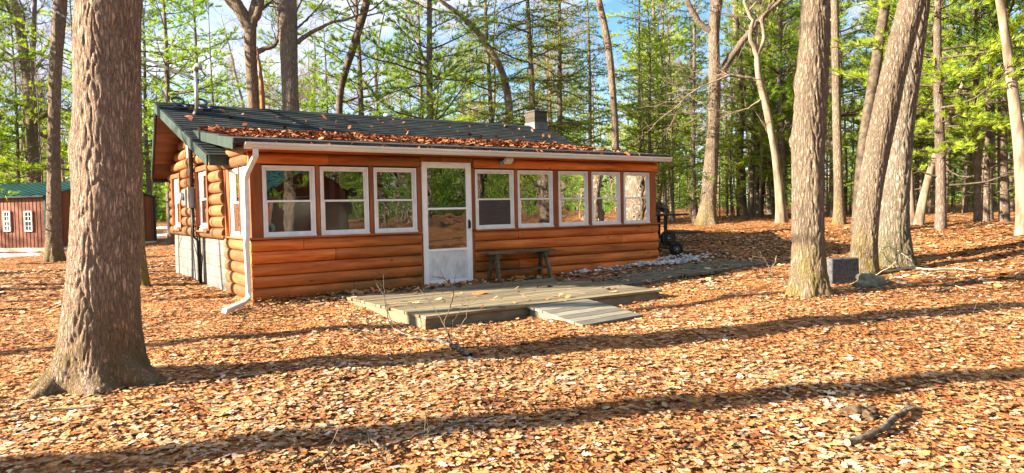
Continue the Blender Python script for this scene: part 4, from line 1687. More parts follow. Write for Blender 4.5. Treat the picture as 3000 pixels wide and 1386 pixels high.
px_trunk('oak_tree', 'dark shaded trunk leaning right, just left of the pale leaning trunk',
         [(2507, 652, 28), (2515, 560, 27), (2530, 400, 28), (2552, 280, 30), (2582, 88, 28), (2596, 0, 26)], 'dark_limb', H=13, n=20, step=.12, flare=.3, depth=17.5, seed=42, crown=(7, 9, 2, 2.8))
px_trunk('oak_tree', 'trunk shaded at its base, in the gap between the burled oak and the leaning trunk',
         [(2459, 632, 32), (2457, 560, 27), (2453, 410, 25), (2448, 200, 22), (2446, 0, 20)], 'bark_oak', H=13, n=18, step=.15, flare=.3, depth=21, seed=43, crown=(6, 9, 2, 2.8))
px_trunk('oak_tree', 'slim pale trunk of a pair, the upright one right of the lichen covered oak', [(2672, 650, 22), (2668, 560, 18), (2664, 450, 16), (2660, 250, 14), (2664, 0, 12)], 'bark_pale', H=12, n=12, step=.2, flare=.3, depth=19.5, seed=45, crown=(5, 8, 2, 2.2))
px_trunk('oak_tree', 'slim pale trunk of a pair, the one leaning right behind the straight pine', [(2690, 652, 26), (2705, 580, 22), (2729, 488, 19), (2760, 400, 15), (2794, 318, 12), (2830, 220, 9)], 'bark_pale', H=9, n=12, step=.2, flare=.3, depth=19, seed=46, crown=(4.5, 7, 2, 2))
px_trunk('oak_tree', 'pale sunlit trunk at the extreme right edge of the photo', [(3000, 675, 42), (2995, 600, 32), (2988, 420, 32), (2968, 270, 28), (2947, 118, 24), (2929, 0, 22)], 'bark_pale', H=12, n=20, step=.12, flare=.3, depth=15.5, seed=47, crown=(6, 8, 2, 2.4))
px_trunk('oak_tree', 'bare forked oak far behind the shed at the left edge', [(100, 545, 40), (98, 420, 34), (85, 240, 30), (62, 100, 26), (40, 0, 20)], 'bark_oak', H=15, n=16, step=.3, flare=.2, depth=40, seed=48, crown=(6, 14, 3, 3.6),
         limbs=[[(90, 235, 16), (97, 150, 14), (100, 60, 12), (104, -20, 10)]])

# conifers: one model of each form, then copies
PINE_A = conifer('pine_tree', 101, 16, 3.2, 2.9, .15, dead_from=1.6)
PINE_B = conifer('pine_tree', 102, 13, 2.0, 2.3, .10, dead_from=1.0)
PINE_C = conifer('pine_tree', 103, 17, 5.2, 3.2, .17, dead_from=2.0)
PINE_D = conifer('pine_tree', 104, 11, 3.6, 1.9, .075, dead_from=.8)
PINE_E = conifer('pine_tree', 105, 15, 2.6, 3.0, .15, dead_from=1.4, nee='needle_bright', dens=1.1)
SPR_A = conifer('spruce_tree', 106, 13, 1.4, 2.3, .13, kind='spruce', nee='needle_spruce', bl=(.10, .018, 9))
SPR_B = conifer('hemlock_tree', 107, 11, 1.0, 2.0, .10, kind='spruce', nee='needle_pine', bl=(.10, .018, 9), dens=.85)
used = set()


def put(src, label, u, d, sc=1.0, sz=None, rot=None, tilt=(0, 0), group=None, name=None):
    o = src if src.name not in used else copy_tree(src)
    used.add(o.name)
    seat(o, u, d, rot, sc, sz, tilt)
    o['label'] = label
    if group:
        o['group'] = group
    return o


put(PINE_C, 'slim pine whose bare lower trunk rises beside the service mast', 502, 30, .9)
put(PINE_D, 'thin pine between the service mast and the crooked oak', 635, 33, 1.1)
put(PINE_D, 'thin dark pine stem right of the stout oak behind the roof', 964, 27, .9)
put(PINE_A, 'bushy pine with bright boughs above the middle of the roof', 1063, 27, .95)
put(PINE_A, 'tall straight pine above the roof vent pipe', 1271, 24.5, 1.0)
put(PINE_B, 'smaller pine just left of the tall pine above the vent pipe', 1243, 30, 1.1)
put(SPR_A, 'yellow green spruce behind the chimney', 1560, 25, 1.1)
put(SPR_A, 'yellow green spruce right of the chimney', 1647, 27.5, 1.05)
put(SPR_A, 'yellow green spruce left of the chimney, a little farther back', 1440, 29, 1.05)
put(SPR_B, 'dark green hemlock behind the roof end, left of the curving grey trunk', 1730, 29, 1.05)
put(SPR_B, 'dark green hemlock right of the curving grey trunk', 1880, 31, 1.1)
put(SPR_B, 'sparse dark hemlock touching the left side of the grey forked oak', 2036, 25, .95)
put(PINE_E, 'straight pine trunk with bright boughs, right of the lichen covered oak', 2750, 17.2, .85)
put(PINE_E, 'pine with bright yellow green boughs near the right edge', 2900, 19.5, .95)
put(PINE_B, 'thin pine stem, first right of the straight bright pine', 2858, 18.5, .9)
put(PINE_D, 'thin pine stem, second right of the straight bright pine', 2895, 19.0, 1.0)
put(PINE_C, 'grey pine trunk beside the pale trunk at the right edge', 2940, 18.5, .75)
put(PINE_E, 'bright pine behind the burled oak', 2440, 27, 1.0)
put(PINE_E, 'bright pine behind the pair of slim pale trunks', 2640, 29, 1.0)
put(PINE_A, 'pine behind the crooked pale oak', 2290, 28, .95)
put(PINE_A, 'pine with dark boughs hanging in at the top left corner', -150, 20, 1.0)
put(PINE_B, 'pine behind the shed, left of the slender oak trunk', 60, 40, 1.15)
put(PINE_E, 'pine behind the shed, between the two left trunks', 235, 38, 1.0)
put(PINE_E, 'pine behind the far corner of the shed, right of the largest oak', 440, 40, 1.05)
put(PINE_B, 'pine close behind the left edge of the shed roof', -30, 38, 1.2)
put(PINE_A, 'pine with pale boughs right of the service mast', 590, 38, 1.05)
put(PINE_B, 'pine behind the stout oak', 850, 37, 1.15)

G1 = 'pines of the wood behind the cabin'
rr_ = random.Random(5)


def free(u, d):
    return not (u < 520 and 24 < d < 37)


for i in range(46):
    u, d = rr_.uniform(-350, 3350), rr_.uniform(31, 75)
    if not free(u, d):
        d = rr_.uniform(39, 70)
    if 480 < u < 1900 and d < 52:
        d += 24
    src = rr_.choice([PINE_A, PINE_B, PINE_B, PINE_C, PINE_E, PINE_E, SPR_B])
    lab = {'pine_tree': 'pine among the many alike in the wood behind the clearing', 'hemlock_tree': 'hemlock among the many alike in the wood behind the clearing'}[src.name.split('.')[0]]
    put(src, lab, u, d, rr_.uniform(.8, 1.15), group=G1 if 'pine' in lab else 'hemlocks of the wood behind the cabin', tilt=(rr_.uniform(-.03, .03), rr_.uniform(-.03, .03)))
for i in range(16):
    u, d = rr_.uniform(1850, 3300), rr_.uniform(25, 42)
    put(rr_.choice([PINE_E, PINE_E, PINE_B]), 'bushy young pine with bright boughs in the dense stand right of the cabin', u, d, rr_.uniform(.55, .85), group='bushy young pines in the dense stand')
for i in range(26):
    u, d = rr_.uniform(1900, 3300), rr_.uniform(26, 46)
    put(rr_.choice([PINE_D, PINE_D, PINE_B]), 'thin young pine with bare lower stem in the dense stand right of the cabin', u, d, rr_.uniform(.7, 1.0), group='young pines in the dense stand right of the cabin', tilt=(rr_.uniform(-.03, .03), rr_.uniform(-.03, .03)))
for i in range(44):
    u, d = rr_.uniform(1850, 3250), rr_.uniform(25, 42)
    put(rr_.choice([SPR_B, PINE_E]), 'knee to head high young evergreen under the dense stand right of the cabin', u, d, rr_.uniform(.14, .3), group='young evergreens under the dense stand')

BARE_A = bare_tree('bare_tree', 201, 15, .17, 3.5, 15, 3)
BARE_B = bare_tree('bare_tree', 202, 13, .12, 2.5, 14, 3, 'bark_pale')
BARE_C = bare_tree('bare_tree', 203, 16, .2, 5, 14, 3)
for i in range(48):
    u, d = rr_.uniform(-300, 3300), rr_.uniform(30, 62)
    if not free(u, d):
        d = rr_.uniform(40, 62)
    put(rr_.choice([BARE_A, BARE_B, BARE_B, BARE_C]), 'leafless tree among the many alike in the wood behind the clearing', u, d, rr_.uniform(.8, 1.15), group='leafless trees of the wood behind the cabin', tilt=(rr_.uniform(-.06, .06), rr_.uniform(-.06, .06)))
POLES = [pole_sapling('sapling', 301, 8, .035, 'bark_pale'), pole_sapling('sapling', 302, 10, .05, 'bark_far'), pole_sapling('sapling', 303, 6, .028, 'bark_pale')]
for i in range(120):
    u, d = rr_.uniform(1880, 3250), rr_.uniform(27, 50)
    put(rr_.choice(POLES), 'thin bare pole sapling in the dense stand right of the cabin', u, d, rr_.uniform(.8, 1.25), group='pole saplings in the dense stand right of the cabin', tilt=(rr_.uniform(-.05, .05), rr_.uniform(-.05, .05)))
for i in range(12):
    u, d = rr_.uniform(-100, 1850), rr_.uniform(38, 55)
    put(rr_.choice(POLES), 'thin bare pole sapling in the wood behind the cabin and shed', u, d, rr_.uniform(.9, 1.3), group='pole saplings behind the cabin and shed', tilt=(rr_.uniform(-.05, .05), rr_.uniform(-.05, .05)))


# the far wood, one mass of trunks and foliage all round the clearing
def far_woods():
    rng = np.random.default_rng(55)
    N = 1500
    r = rng.uniform(74, 150, N)
    a = rng.uniform(0, 2 * np.pi, N)
    x, y = 6 + r * np.sin(a), r * np.cos(a)
    z = terrain(x, y)
    H = rng.uniform(7, 15, N)
    P = np.stack([np.stack([x, y, z - .3], -1), np.stack([x + rng.normal(0, .4, N), y + rng.normal(0, .4, N), z + H], -1)], 1)
    V, F = tubes_np(P, np.stack([rng.uniform(.09, .22, N), np.full(N, .03)], 1), 5)
    tr_ = np_mesh('far_woods', V, F, M['bark_far'], smooth=True)
    tag(tr_, 'far wood of pines and bare trunks closing the clearing', 'woods', kind='stuff')
    n = 240
    hh = rng.uniform(.01, 1.0, (N, n)) ** 1.2
    rad = (1.05 - hh) * 3.0 * rng.uniform(.1, 1, (N, n))
    aa = rng.uniform(0, 6.28, (N, n))
    C = np.stack([x[:, None] + rad * np.cos(aa), y[:, None] + rad * np.sin(aa), z[:, None] + hh * H[:, None]], -1).reshape(-1, 3)
    d = nrm(np.stack([np.cos(aa), np.sin(aa), rng.uniform(-.2, .4, (N, n))], -1).reshape(-1, 3))
    V, F, T = blades(rng, C, d, 3, .75, .16, 1.2)
    np_mesh('foliage', V, F, M['needle_pine'], tr_, tone=T)


far_woods()

# trees outside the frame: they throw the long shadows and stand in the window reflections
def outside(src, x, y, sc, label, group=None, rot=0.0, tilt=(0, 0)):
    o = src if src.name not in used else copy_tree(src)
    used.add(o.name)
    o.location = (x, y, gz(x, y) - .03)
    o.scale = (sc,) * 3
    o.rotation_euler = (tilt[0], tilt[1], rot)
    o['label'] = label
    o['group'] = group or 'trees left of the view'


OFF = 'bare oak beyond the left edge whose long shadow crosses the leaves'
BARE_S = bare_tree('bare_tree', 207, 15, .24, 7, 5, 1)
BARE_T = bare_tree('bare_tree', 208, 14, .17, 5, 6, 1)
for (x, y, s, rot) in ((-9, .9, 1.0, .3), (-10, -3.0, 1.1, 2.0), (-7, 3.6, .8, .9), (-11, 8.0, .9, 2.7), (-9, 12.5, 1.0, 3.3),
                       (-4.4, 6.1, .42, .5), (-5.0, 8.2, .5, 3), (-14, -5.0, 1.3, 1), (-13, 13.5, 1, 1), (-10, 5.2, .6, 2), (-7.5, 10.2, .7, 5), (-15, 10.4, .9, 2)):
    outside(rr_.choice([BARE_S, BARE_T]), x, y, s, OFF, rot=rot)
for (x, y, s) in ((-30, 34, 1.0), (-24, 40, 1.0), (-15, 36, 1.0)):
    outside(rr_.choice([PINE_C, PINE_A]), x, y, s, 'pine beyond the left edge of the view', 'pines left of the view', rot=x)
for i in range(44):
    x, y = rr_.uniform(-14, 42), rr_.uniform(-50, -19)
    if 3 < x < 13 and y > -26:
        continue
    outside(rr_.choice([PINE_A, PINE_E, PINE_B, BARE_A, BARE_B]), x, y, rr_.uniform(.8, 1.1), 'tree behind the photographer, seen only as a reflection in the windows', 'trees behind the photographer', rot=x)
for (x, y) in ((12.5, -9.5), (16, -10.5), (19, -8), (22, -13), (4.5, -13.0), (26, -4), (28, -10)):
    outside(rr_.choice([BARE_A, BARE_C, PINE_C]), x, y, 1.0, 'tree right of the view, seen only as a reflection in the windows', 'trees right of the view', rot=x)


# ------------------------------------------------------------------ sheds
def shed(name, label, P1, P2, back, eh, rh, wins, cat='shed'):
    """gable wall from P1 to P2 (ground plan), the body running away along 'back' from P1; eave and ridge height."""
    P1, P2 = np.array(P1[:2]), np.array(P2[:2])
    b = P2 - P1
    wl = np.linalg.norm(b)
    b = b / wl
    a = np.array((-b[1], b[0]))
    if a @ np.array(back) < 0:
        a = -a
    L = 7.0
    z0 = min(gz(*P1), gz(*P2)) - .02
    root = thing(name, label, cat, (P1[0], P1[1], z0))
    ex, ey = np.array((b[0], b[1], 0)), np.array((a[0], a[1], 0))

    def P(s, t, z):
        return ex * s + ey * t + np.array((0, 0, z))
    mb = MB()
    mb.add([P(0, 0, .16), P(wl, 0, .16), P(wl, 0, eh), P(wl / 2, 0, rh), P(0, 0, eh), P(0, L, .16), P(wl, L, .16), P(wl, L, eh), P(wl / 2, L, rh), P(0, L, eh)],
           [(0, 1, 2, 3, 4), (9, 8, 7, 6, 5), (0, 4, 9, 5), (1, 6, 7, 2)])
    w = mb.build('wall', M['shed_red'], root)
    mb = MB()
    for i in range(int(L / .19)):
        mb.obox(P(-.008, .1 + i * .19, (eh + .16) / 2), ex * .008, ey * .016, (0, 0, (eh - .18) / 2))
    for i in range(int(wl / .38) + 1):
        s = .05 + i * .38
        hz = eh + (rh - eh) * (1 - abs(s - wl / 2) / (wl / 2)) - .03
        mb.obox(P(s, -.008, (hz + .16) / 2), ex * .016, ey * .008, (0, 0, (hz - .18) / 2))
    mb.build('siding_ribs', M['shed_red'], w)
    mb = MB()
    ov = .22
    for s0, s1 in ((-ov, wl / 2), (wl + ov, wl / 2)):
        zz = eh - (rh - eh) * ov / (wl / 2)
        q = [P(s0, -.12, zz + .05), P(s0, L + .12, zz + .05), P(s1, L + .12, rh + .05), P(s1, -.12, rh + .05)]
        if s0 < 0:
            q = q[::-1]
        mb.slab(q, .06)
    rf = mb.build('roof', M['shed_roof'], root)
    mb = MB()
    for s0, s1 in ((-ov, wl / 2), (wl + ov, wl / 2)):
        zz = eh - (rh - eh) * ov / (wl / 2)
        for i in range(16):
            t = .1 + i * .45
            mb.beam(P(s0, t, zz + .063), P(s1, t, rh + .063), .03, .025)
    mb.build('roof_ribs', M['shed_roof'], rf)
    mb = MB()
    mb.obox(P(0, L / 2, .08), ex * .03, ey * (L / 2), (0, 0, .078))
    mb.obox(P(wl / 2 + .032, 0, .08), ex * (wl / 2), ey * .03, (0, 0, .078))
    mb.build('skirt_board', M['shed_base'], root)
    mb = MB()
    mb.obox(P(0, 0, (eh + .17) / 2), ex * .05, ey * .05, (0, 0, (eh - .17) / 2))
    mb.obox(P(wl, 0, (eh + .17) / 2), ex * .05, ey * .05, (0, 0, (eh - .17) / 2))
    mb.build('corner_trim', M['fascia_green'], root)
    for (t, z, ww, hh) in wins:
        mb = MB()
        O = P(-.02, t, z)
        ring(mb, O, ey, -ex, (0, ww), (0, .05), (0, hh), .055)
        lb(mb, O, ey, -ex, (.055, ww - .055), (.008, .045), (hh / 2 - .03, hh / 2 + .03))
        lb(mb, O, ey, -ex, (ww / 2 - .012, ww / 2 + .012), (.012, .038), (.056, hh / 2 - .031))
        lb(mb, O, ey, -ex, (ww / 2 - .012, ww / 2 + .012), (.012, .038), (hh / 2 + .031, hh - .056))
        for zz in (.055 + (hh / 2 - .085) / 2, hh / 2 + .03 + (hh / 2 - .085) / 2):
            lb(mb, O, ey, -ex, (.056, ww / 2 - .013), (.012, .038), (zz - .012, zz + .012))
            lb(mb, O, ey, -ex, (ww / 2 + .013, ww - .056), (.012, .038), (zz - .012, zz + .012))
        f = mb.build('window', M['vinyl'], root)
        g = MB()
        lb(g, O, ey, -ex, (.05, ww - .05), (.002, .007), (.05, hh - .05))
        g.build('pane', M['shed_glass'], f)
        g = MB()
        lb(g, O, ey, -ex, (.06, ww - .06), (-.012, -.004), (.06, hh - .06))
        g.build('pane_backing', M['panel_grey'], f)  # no curtain here: pale sheet added to imitate light reflected by the panes
    return root


C1, C2 = hit(139, 736)[0], None
d1 = (C1 - CAM) @ FW
C2 = at_depth(456, 720, d1 * 1.20)
bdir = nrm((C2 - C1)[:2])
adir = np.array((-bdir[1], bdir[0]))
if adir @ np.array((-1, .2)) < 0:
    adir = -adir


def wall_t(u, v):
    q = ray(u, v)
    n2 = bdir
    t = ((C1 - CAM)[:2] @ n2) / (q[:2] @ n2)
    p = CAM + q * t
    return (p[:2] - C1[:2]) @ adir, p[2]


wl_ = []
z0s = min(gz(C1[0], C1[1]), gz(C2[0], C2[1])) - .02
for ua, ub in ((15, 35), (76, 99)):
    ta, zb_ = wall_t(ub, 678)
    tb, _ = wall_t(ua, 678)
    _, zt_ = wall_t((ua + ub) / 2, 618)
    wl_.append((ta, zb_ - z0s, tb - ta, zt_ - zb_))
print('shed', C1, C2, wl_, d1)
eh_ = (at_depth(139, 573, d1)[2] - z0s)
SHED = shed('garden_shed', 'red brown ribbed shed with dark green metal roof and two small white windows', C1, C2, (-1, .2), eh_, eh_ + .66, wl_)
shed('utility_building', 'tan ribbed building behind the photographer, seen only as a reflection in the windows', (5.5, -19.0), (9.5, -20.5), (.2, -1), 2.4, 3.4, [(1.2, 1.1, .7, .6)])

# ------------------------------------------------------------------ objects on the ground
st = thing('wooden_step', 'small brown wooden step leaning by the slender oak in front of the shed', 'step', hit(196, 762)[0])
mb = MB()
mb.box(-.30, .22, -.16, .16, .32, .36)
mb.build('tread', M['plank'], st, .005)
mb = MB()
mb.beam((.15, -.14, .33), (.42, -.14, 0), .05, .09)
mb.beam((.15, .14, .33), (.42, .14, 0), .05, .09)
mb.beam((-.25, 0, .31), (-.3, 0, 0), .26, .04, (0, 1, 0))
mb.build('legs', M['plank'], st, .005)
st.rotation_euler = (0, 0, -.6)

blk = thing('concrete_block', 'rough pale concrete footing block between the burled oak and the leaning trunk', 'concrete block', (0, 0, 0))
pb, db_ = hit(2478, 829)
s_ = db_ / FPX
wf, hf = 70 * s_, 73 * s_
blk.location = tuple(pb)
mb = MB()
wv, dv_ = .5 * wf * 1.36, wf * .5
vs = []
for z, k in ((-.06, 1.04), (hf, .98)):
    for x, y in ((-wv, 0), (wv, 0), (wv, dv_), (-wv, dv_)):
        vs.append((x * k, (y - dv_ / 2) * k + dv_ / 2, z))
mb.add(vs, [(0, 3, 2, 1), (4, 5, 6, 7), (0, 1, 5, 4), (1, 2, 6, 5), (2, 3, 7, 6), (3, 0, 4, 7)])
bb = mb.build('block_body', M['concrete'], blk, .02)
blk.rotation_euler = (0, 0, -R(20))


def blob(name, label, cat, loc, size, mat, seed, amp=.25, sub=28):
    rng = random.Random(seed)
    vs, fs = [], []
    nu, nv = sub, sub // 2
    for j in range(nv + 1):
        for i in range(nu):
            a, b = 2 * math.pi * i / nu, math.pi * j / nv
            p = Vector((math.cos(a) * math.sin(b), math.sin(a) * math.sin(b), math.cos(b)))
            k = 1 + amp * mn.noise(p * 1.6 + Vector((seed, 0, 0))) + amp * .6 * mn.noise(p * 4 + Vector((0, seed, 0)))
            vs.append((p.x * size[0] * k, p.y * size[1] * k, p.z * size[2] * k))
    for j in range(nv):
        for i in range(nu):
            fs.append((j * nu + i, (j + 1) * nu + i, (j + 1) * nu + (i + 1) % nu, j * nu + (i + 1) % nu))
    mb = MB()
    mb.add(vs, fs, True)
    o = mb.build(name, mat, None, loc=tuple(loc))
    return tag(o, label, cat)


p = hit(2562, 838)[0]
blob('rock', 'mossy grey green rock lying against the concrete block', 'rock', p + np.array((.05, .1, .03)), (.30, .17, .13), M['rock'], 4, .55)
p = hit(2528, 1212)[0]
blob('dirt_clump', 'dark clump of dirt and rotten wood above the cut branch', 'dirt clump', p + np.array((0, 0, .0)), (.13, .10, .055), M['dirt'], 9, .9, 44)

pts_br = [(2478, 1298, 30), (2510, 1290, 27), (2545, 1277, 25), (2590, 1258, 25), (2620, 1225, 26), (2650, 1212, 22), (2664, 1196, 18), (2652, 1186, 12)]
b0 = hit(2478, 1302)[0]
cb_ = thing('cut_branch', 'thick lichened branch with a pale sawn end lying in the leaves', 'branch', b0)
W = Wood()
P_, R_ = [], []
for u, v, w in pts_br:
    h_, dd_ = hit(u, v + w * .35)
    P_.append(h_ - b0 + np.array((0, 0, .026)))
    R_.append(w * .37 * dd_ / FPX)
P_, R_ = np.array(P_), np.array(R_)
tt = np.linspace(0, len(P_) - 1, 26)
PP = np.stack([np.interp(tt, range(len(P_)), P_[:, j]) for j in range(3)], 1) + np.random.default_rng(3).normal(0, .003, (26, 3))
W.add(PP, np.interp(tt, range(len(R_)), R_) * (1 + .12 * np.sin(np.arange(26) * 1.9)), 10)
h2 = hit(2735, 1207)[0] - b0
W.add([PP[19], PP[19] + (h2 - PP[19]) * .3 + (0, 0, .03), PP[19] + (h2 - PP[19]) * .65 + (0, 0, .02), h2], [.014, .012, .009, .006], 6)
W.build('bark', M['stick'], cb_)
mb = MB()
dcut = nrm(PP[0] - PP[2])
mb.tube([PP[0] - dcut * .003, PP[0] + dcut * .004], [R_[0] * .98, R_[0] * .97], 16)
mb.build('sawn_end', M['cut_wood'], cb_)


def px_branch(name, label, main, twigs, seed, lift=.02, mat='stick', cat='branch'):
    """fallen branch: main and twig polylines as (u, v, width px, height above ground in m)."""
    b0 = hit(main[0][0], main[0][1])[0]
    root = thing(name, label, cat, b0)
    rng = np.random.default_rng(seed)
    for i, line in enumerate([main] + twigs):
        W = Wood()
        dref = None
        P, Rr = [], []
        for (u, v, w, mode) in line:
            if mode is None:                     # lies on the ground
                h_, dd_ = hit(u, v)
                dref = dd_
                q = h_ + np.array((0, 0, lift))
            else:                                # rises, at the depth of its own foot plus mode
                dd_ = dref + mode
                q = at_depth(u, v, dd_)
            P.append(q - b0)
            Rr.append(max(w / 2 * dd_ / FPX * (1 if i == 0 else .62), .0022))
        P, Rr = np.array(P), np.array(Rr)
        K = 4 * len(P)
        tt = np.linspace(0, len(P) - 1, K)
        PP = np.stack([np.interp(tt, range(len(P)), P[:, j]) for j in range(3)], 1)
        PP[1:] += rng.normal(0, .004, (K - 1, 3))
        W.add(PP, np.interp(tt, range(len(P)), Rr), 6)
        for k in range(0 if i == 0 else 2):
            j = rng.integers(K // 2, K)
            dv = nrm(PP[j] - PP[j - 2] + rng.normal(0, .04, 3))
            W.add([PP[j], PP[j] + dv * .06, PP[j] + dv * .13 + (0, 0, .02)], [.003, .0025, .002], 3)
        W.build('stem' if i == 0 else 'twig', M[mat], root)
    return root


def z6(x, y):   # helper for points read off an enlarged view: scale 3.967 from (1000, 780)
    return 1000 + x / 3.967, 780 + y / 3.967


def Z(x, y, w, m=None):
    u, v = z6(x, y)
    return (u, v, w, m)


px_branch('fallen_branch', 'fallen lichened branch with upright bare twigs lying in front of the deck',
          [Z(1505, 1055, 14), Z(1380, 990, 14), Z(1250, 925, 12), Z(1120, 870, 12), Z(1000, 870, 9), Z(860, 840, 8), Z(740, 810, 7), Z(600, 740, 6)],
          [[Z(600, 740, 6), Z(545, 620, 5, 0), Z(515, 470, 4, .0), Z(500, 330, 3.5, -.05), Z(492, 190, 3, -.05), Z(490, 95, 2, -.05)],
           [Z(600, 740, 4), Z(500, 345, 3, .0), Z(395, 195, 2.2, .1)],
           [Z(1275, 905, 6), Z(1200, 690, 5, 0), Z(1130, 560, 4, .05), Z(1020, 400, 3, .1), Z(885, 240, 2, .15)],
           [Z(1275, 905, 5), Z(1190, 650, 4.5, 0), Z(1250, 520, 4, -.1), Z(1305, 350, 4, -.15), Z(1300, 225, 5, -.2), Z(1180, 140, 4, -.25), Z(1055, 120, 3, -.3)],
           [Z(1275, 905, 4), Z(1300, 640, 3, .0), Z(1390, 500, 2.5, .1), Z(1400, 400, 2, .1)],
           [Z(1280, 890, 5), Z(1370, 720, 4, 0), Z(1455, 585, 3, .05), Z(1465, 430, 2.2, .05), Z(1480, 370, 2, .05)],
           [Z(1450, 590, 3), Z(1600, 600, 2, 0)],
           [Z(790, 815, 5), Z(900, 745, 4, 0), Z(940, 680, 3, -.05), Z(925, 625, 2.5, -.05)],
           [Z(740, 810, 4), Z(480, 890, 4), Z(330, 880, 3), Z(200, 860, 2.5)],
           [Z(600, 740, 4), Z(450, 800, 3), Z(300, 780, 2.5)]], 7)


def Y(x, y, w, m=None):   # second enlarged view: scale 3.68 from (900, 1130)
    return (900 + x / 3.68, 1130 + y / 3.68, w, m)


px_branch('fallen_branch', 'thin forked branch lying in the sunlit leaves near the bottom centre',
          [Y(190, 610, 3), Y(340, 540, 5), Y(430, 580, 6), Y(550, 545, 7), Y(660, 560, 7), Y(710, 640, 8), Y(790, 710, 9), Y(860, 715, 12), Y(960, 670, 8), Y(1100, 620, 7), Y(1200, 575, 8), Y(1310, 550, 8), Y(1430, 490, 7), Y(1620, 450, 6), Y(1720, 420, 6), Y(1870, 425, 4)],
          [[Y(1300, 560, 7), Y(1310, 440, 6, 0), Y(1275, 290, 5, -.02)], [Y(1240, 450, 3), Y(1330, 380, 3, 0), Y(1380, 325, 3, 0), Y(1430, 350, 2, 0)],
           [Y(1870, 425, 4), Y(1950, 300, 3, 0), Y(2040, 190, 2.5, .05)], [Y(520, 560, 5), Y(560, 670, 5), Y(700, 710, 3)], [Y(540, 560, 4), Y(470, 490, 3, 0), Y(385, 460, 2.5, 0)],
           [Y(1790, 430, 4), Y(1800, 540, 3), Y(1780, 640, 2.5)], [Y(1630, 450, 4), Y(1580, 390, 3, 0), Y(1600, 330, 3, 0)], [Y(850, 720, 8), Y(865, 780, 8)]], 9, lift=.03)
px_branch('fallen_branch', 'tangle of pale dead twigs beside the mossy rock',
          [(2860, 797, 3, None), (2800, 789, 4, None), (2740, 793, 4, None), (2660, 788, 6, None), (2600, 799, 7, None), (2525, 797, 6, None)],
          [[(2632, 793, 7, None), (2595, 755, 6, 0), (2587, 738, 4, 0)], [(2632, 793, 5, None), (2622, 760, 4, 0), (2637, 735, 4, .1), (2605, 722, 4, .1), (2583, 732, 3, .1)], [(2640, 792, 5, None), (2650, 750, 4, 0), (2622, 735, 4, 0), (2603, 722, 4, 0)],
           [(2605, 722, 4, None), (2640, 740, 3, -3), (2672, 765, 2.5, -3)], [(2525, 797, 4, None), (2510, 832, 4, -.3), (2500, 846, 3, -.3)], [(2560, 812, 4, None), (2610, 780, 3, 0), (2625, 768, 3, 0)],
           [(2700, 800, 4, None), (2760, 830, 3, None), (2830, 850, 3, None)]], 13, mat='twig_pale')
px_branch('fallen_branch', 'wiry arching dead twigs at the right edge in the mossy shade',
          [(2990, 965, 4, None), (2930, 955, 4, None), (2870, 960, 3, None), (2790, 950, 3, None)],
          [[(2900, 960, 3, None), (2905, 920, 3, 0), (2930, 895, 2.5, 0), (2990, 870, 2, 0)], [(2930, 955, 3, None), (2935, 1005, 3, -.4)], [(2870, 960, 3, None), (2850, 915, 2.5, 0), (2870, 870, 2, 0)], [(2800, 950, 3, None), (2780, 910, 2.5, 0), (2740, 930, 2, 0)],
           [(2960, 960, 3, None), (2985, 925, 2.5, 0), (2940, 900, 2, 0)]], 15)
px_branch('bare_seedling', 'small leafless seedling standing left of the burled oak', [(2264, 812, 5, None), (2262, 785, 4, 0), (2272, 765, 4, 0), (2275, 748, 3, 0)],
          [[(2264, 812, 4, None), (2250, 775, 3, 0), (2232, 752, 2.5, 0), (2225, 735, 2, 0)], [(2264, 812, 4, None), (2240, 755, 2.5, 0), (2205, 752, 2, 0), (2200, 768, 2, 0)]], 17, cat='seedling')
px_branch('fallen_branch', 'short crooked stick in the leaves at the bottom edge', [Y(0, 910, 14), Y(80, 880, 12), Y(150, 850, 8), Y(280, 735, 4)], [[Y(150, 850, 6), Y(100, 790, 4, 0), Y(20, 770, 3, 0)], [Y(190, 850, 6), Y(205, 920, 5)], [Y(200, 850, 4), Y(280, 740, 3, 0), Y(200, 690, 2, 0)]], 19, lift=.03)
px_branch('fallen_branch', 'long thin pale stick lying left of the largest oak near the bottom edge', [(0, 1230, 5, None), (90, 1215, 5, None), (180, 1205, 5, None), (280, 1200, 4, None)], [[(90, 1215, 4, None), (60, 1235, 3, None)]], 21)
for i, (u, v, lab) in enumerate([(2385, 1010, 'short dark stick on the sunny leaves right of the centre'), (1690, 1000, 'thin stick lying below the ramp'), (2820, 830, 'pale stick on the sunlit leaves right of the rock'), (2740, 860, 'upright little stub right of the rock')]):
    px_branch('stick', lab, [(u, v, 6, None), (u + 22, v - 3, 6, None), (u + 48, v - 12, 4, None)], [], 30 + i, cat='stick')


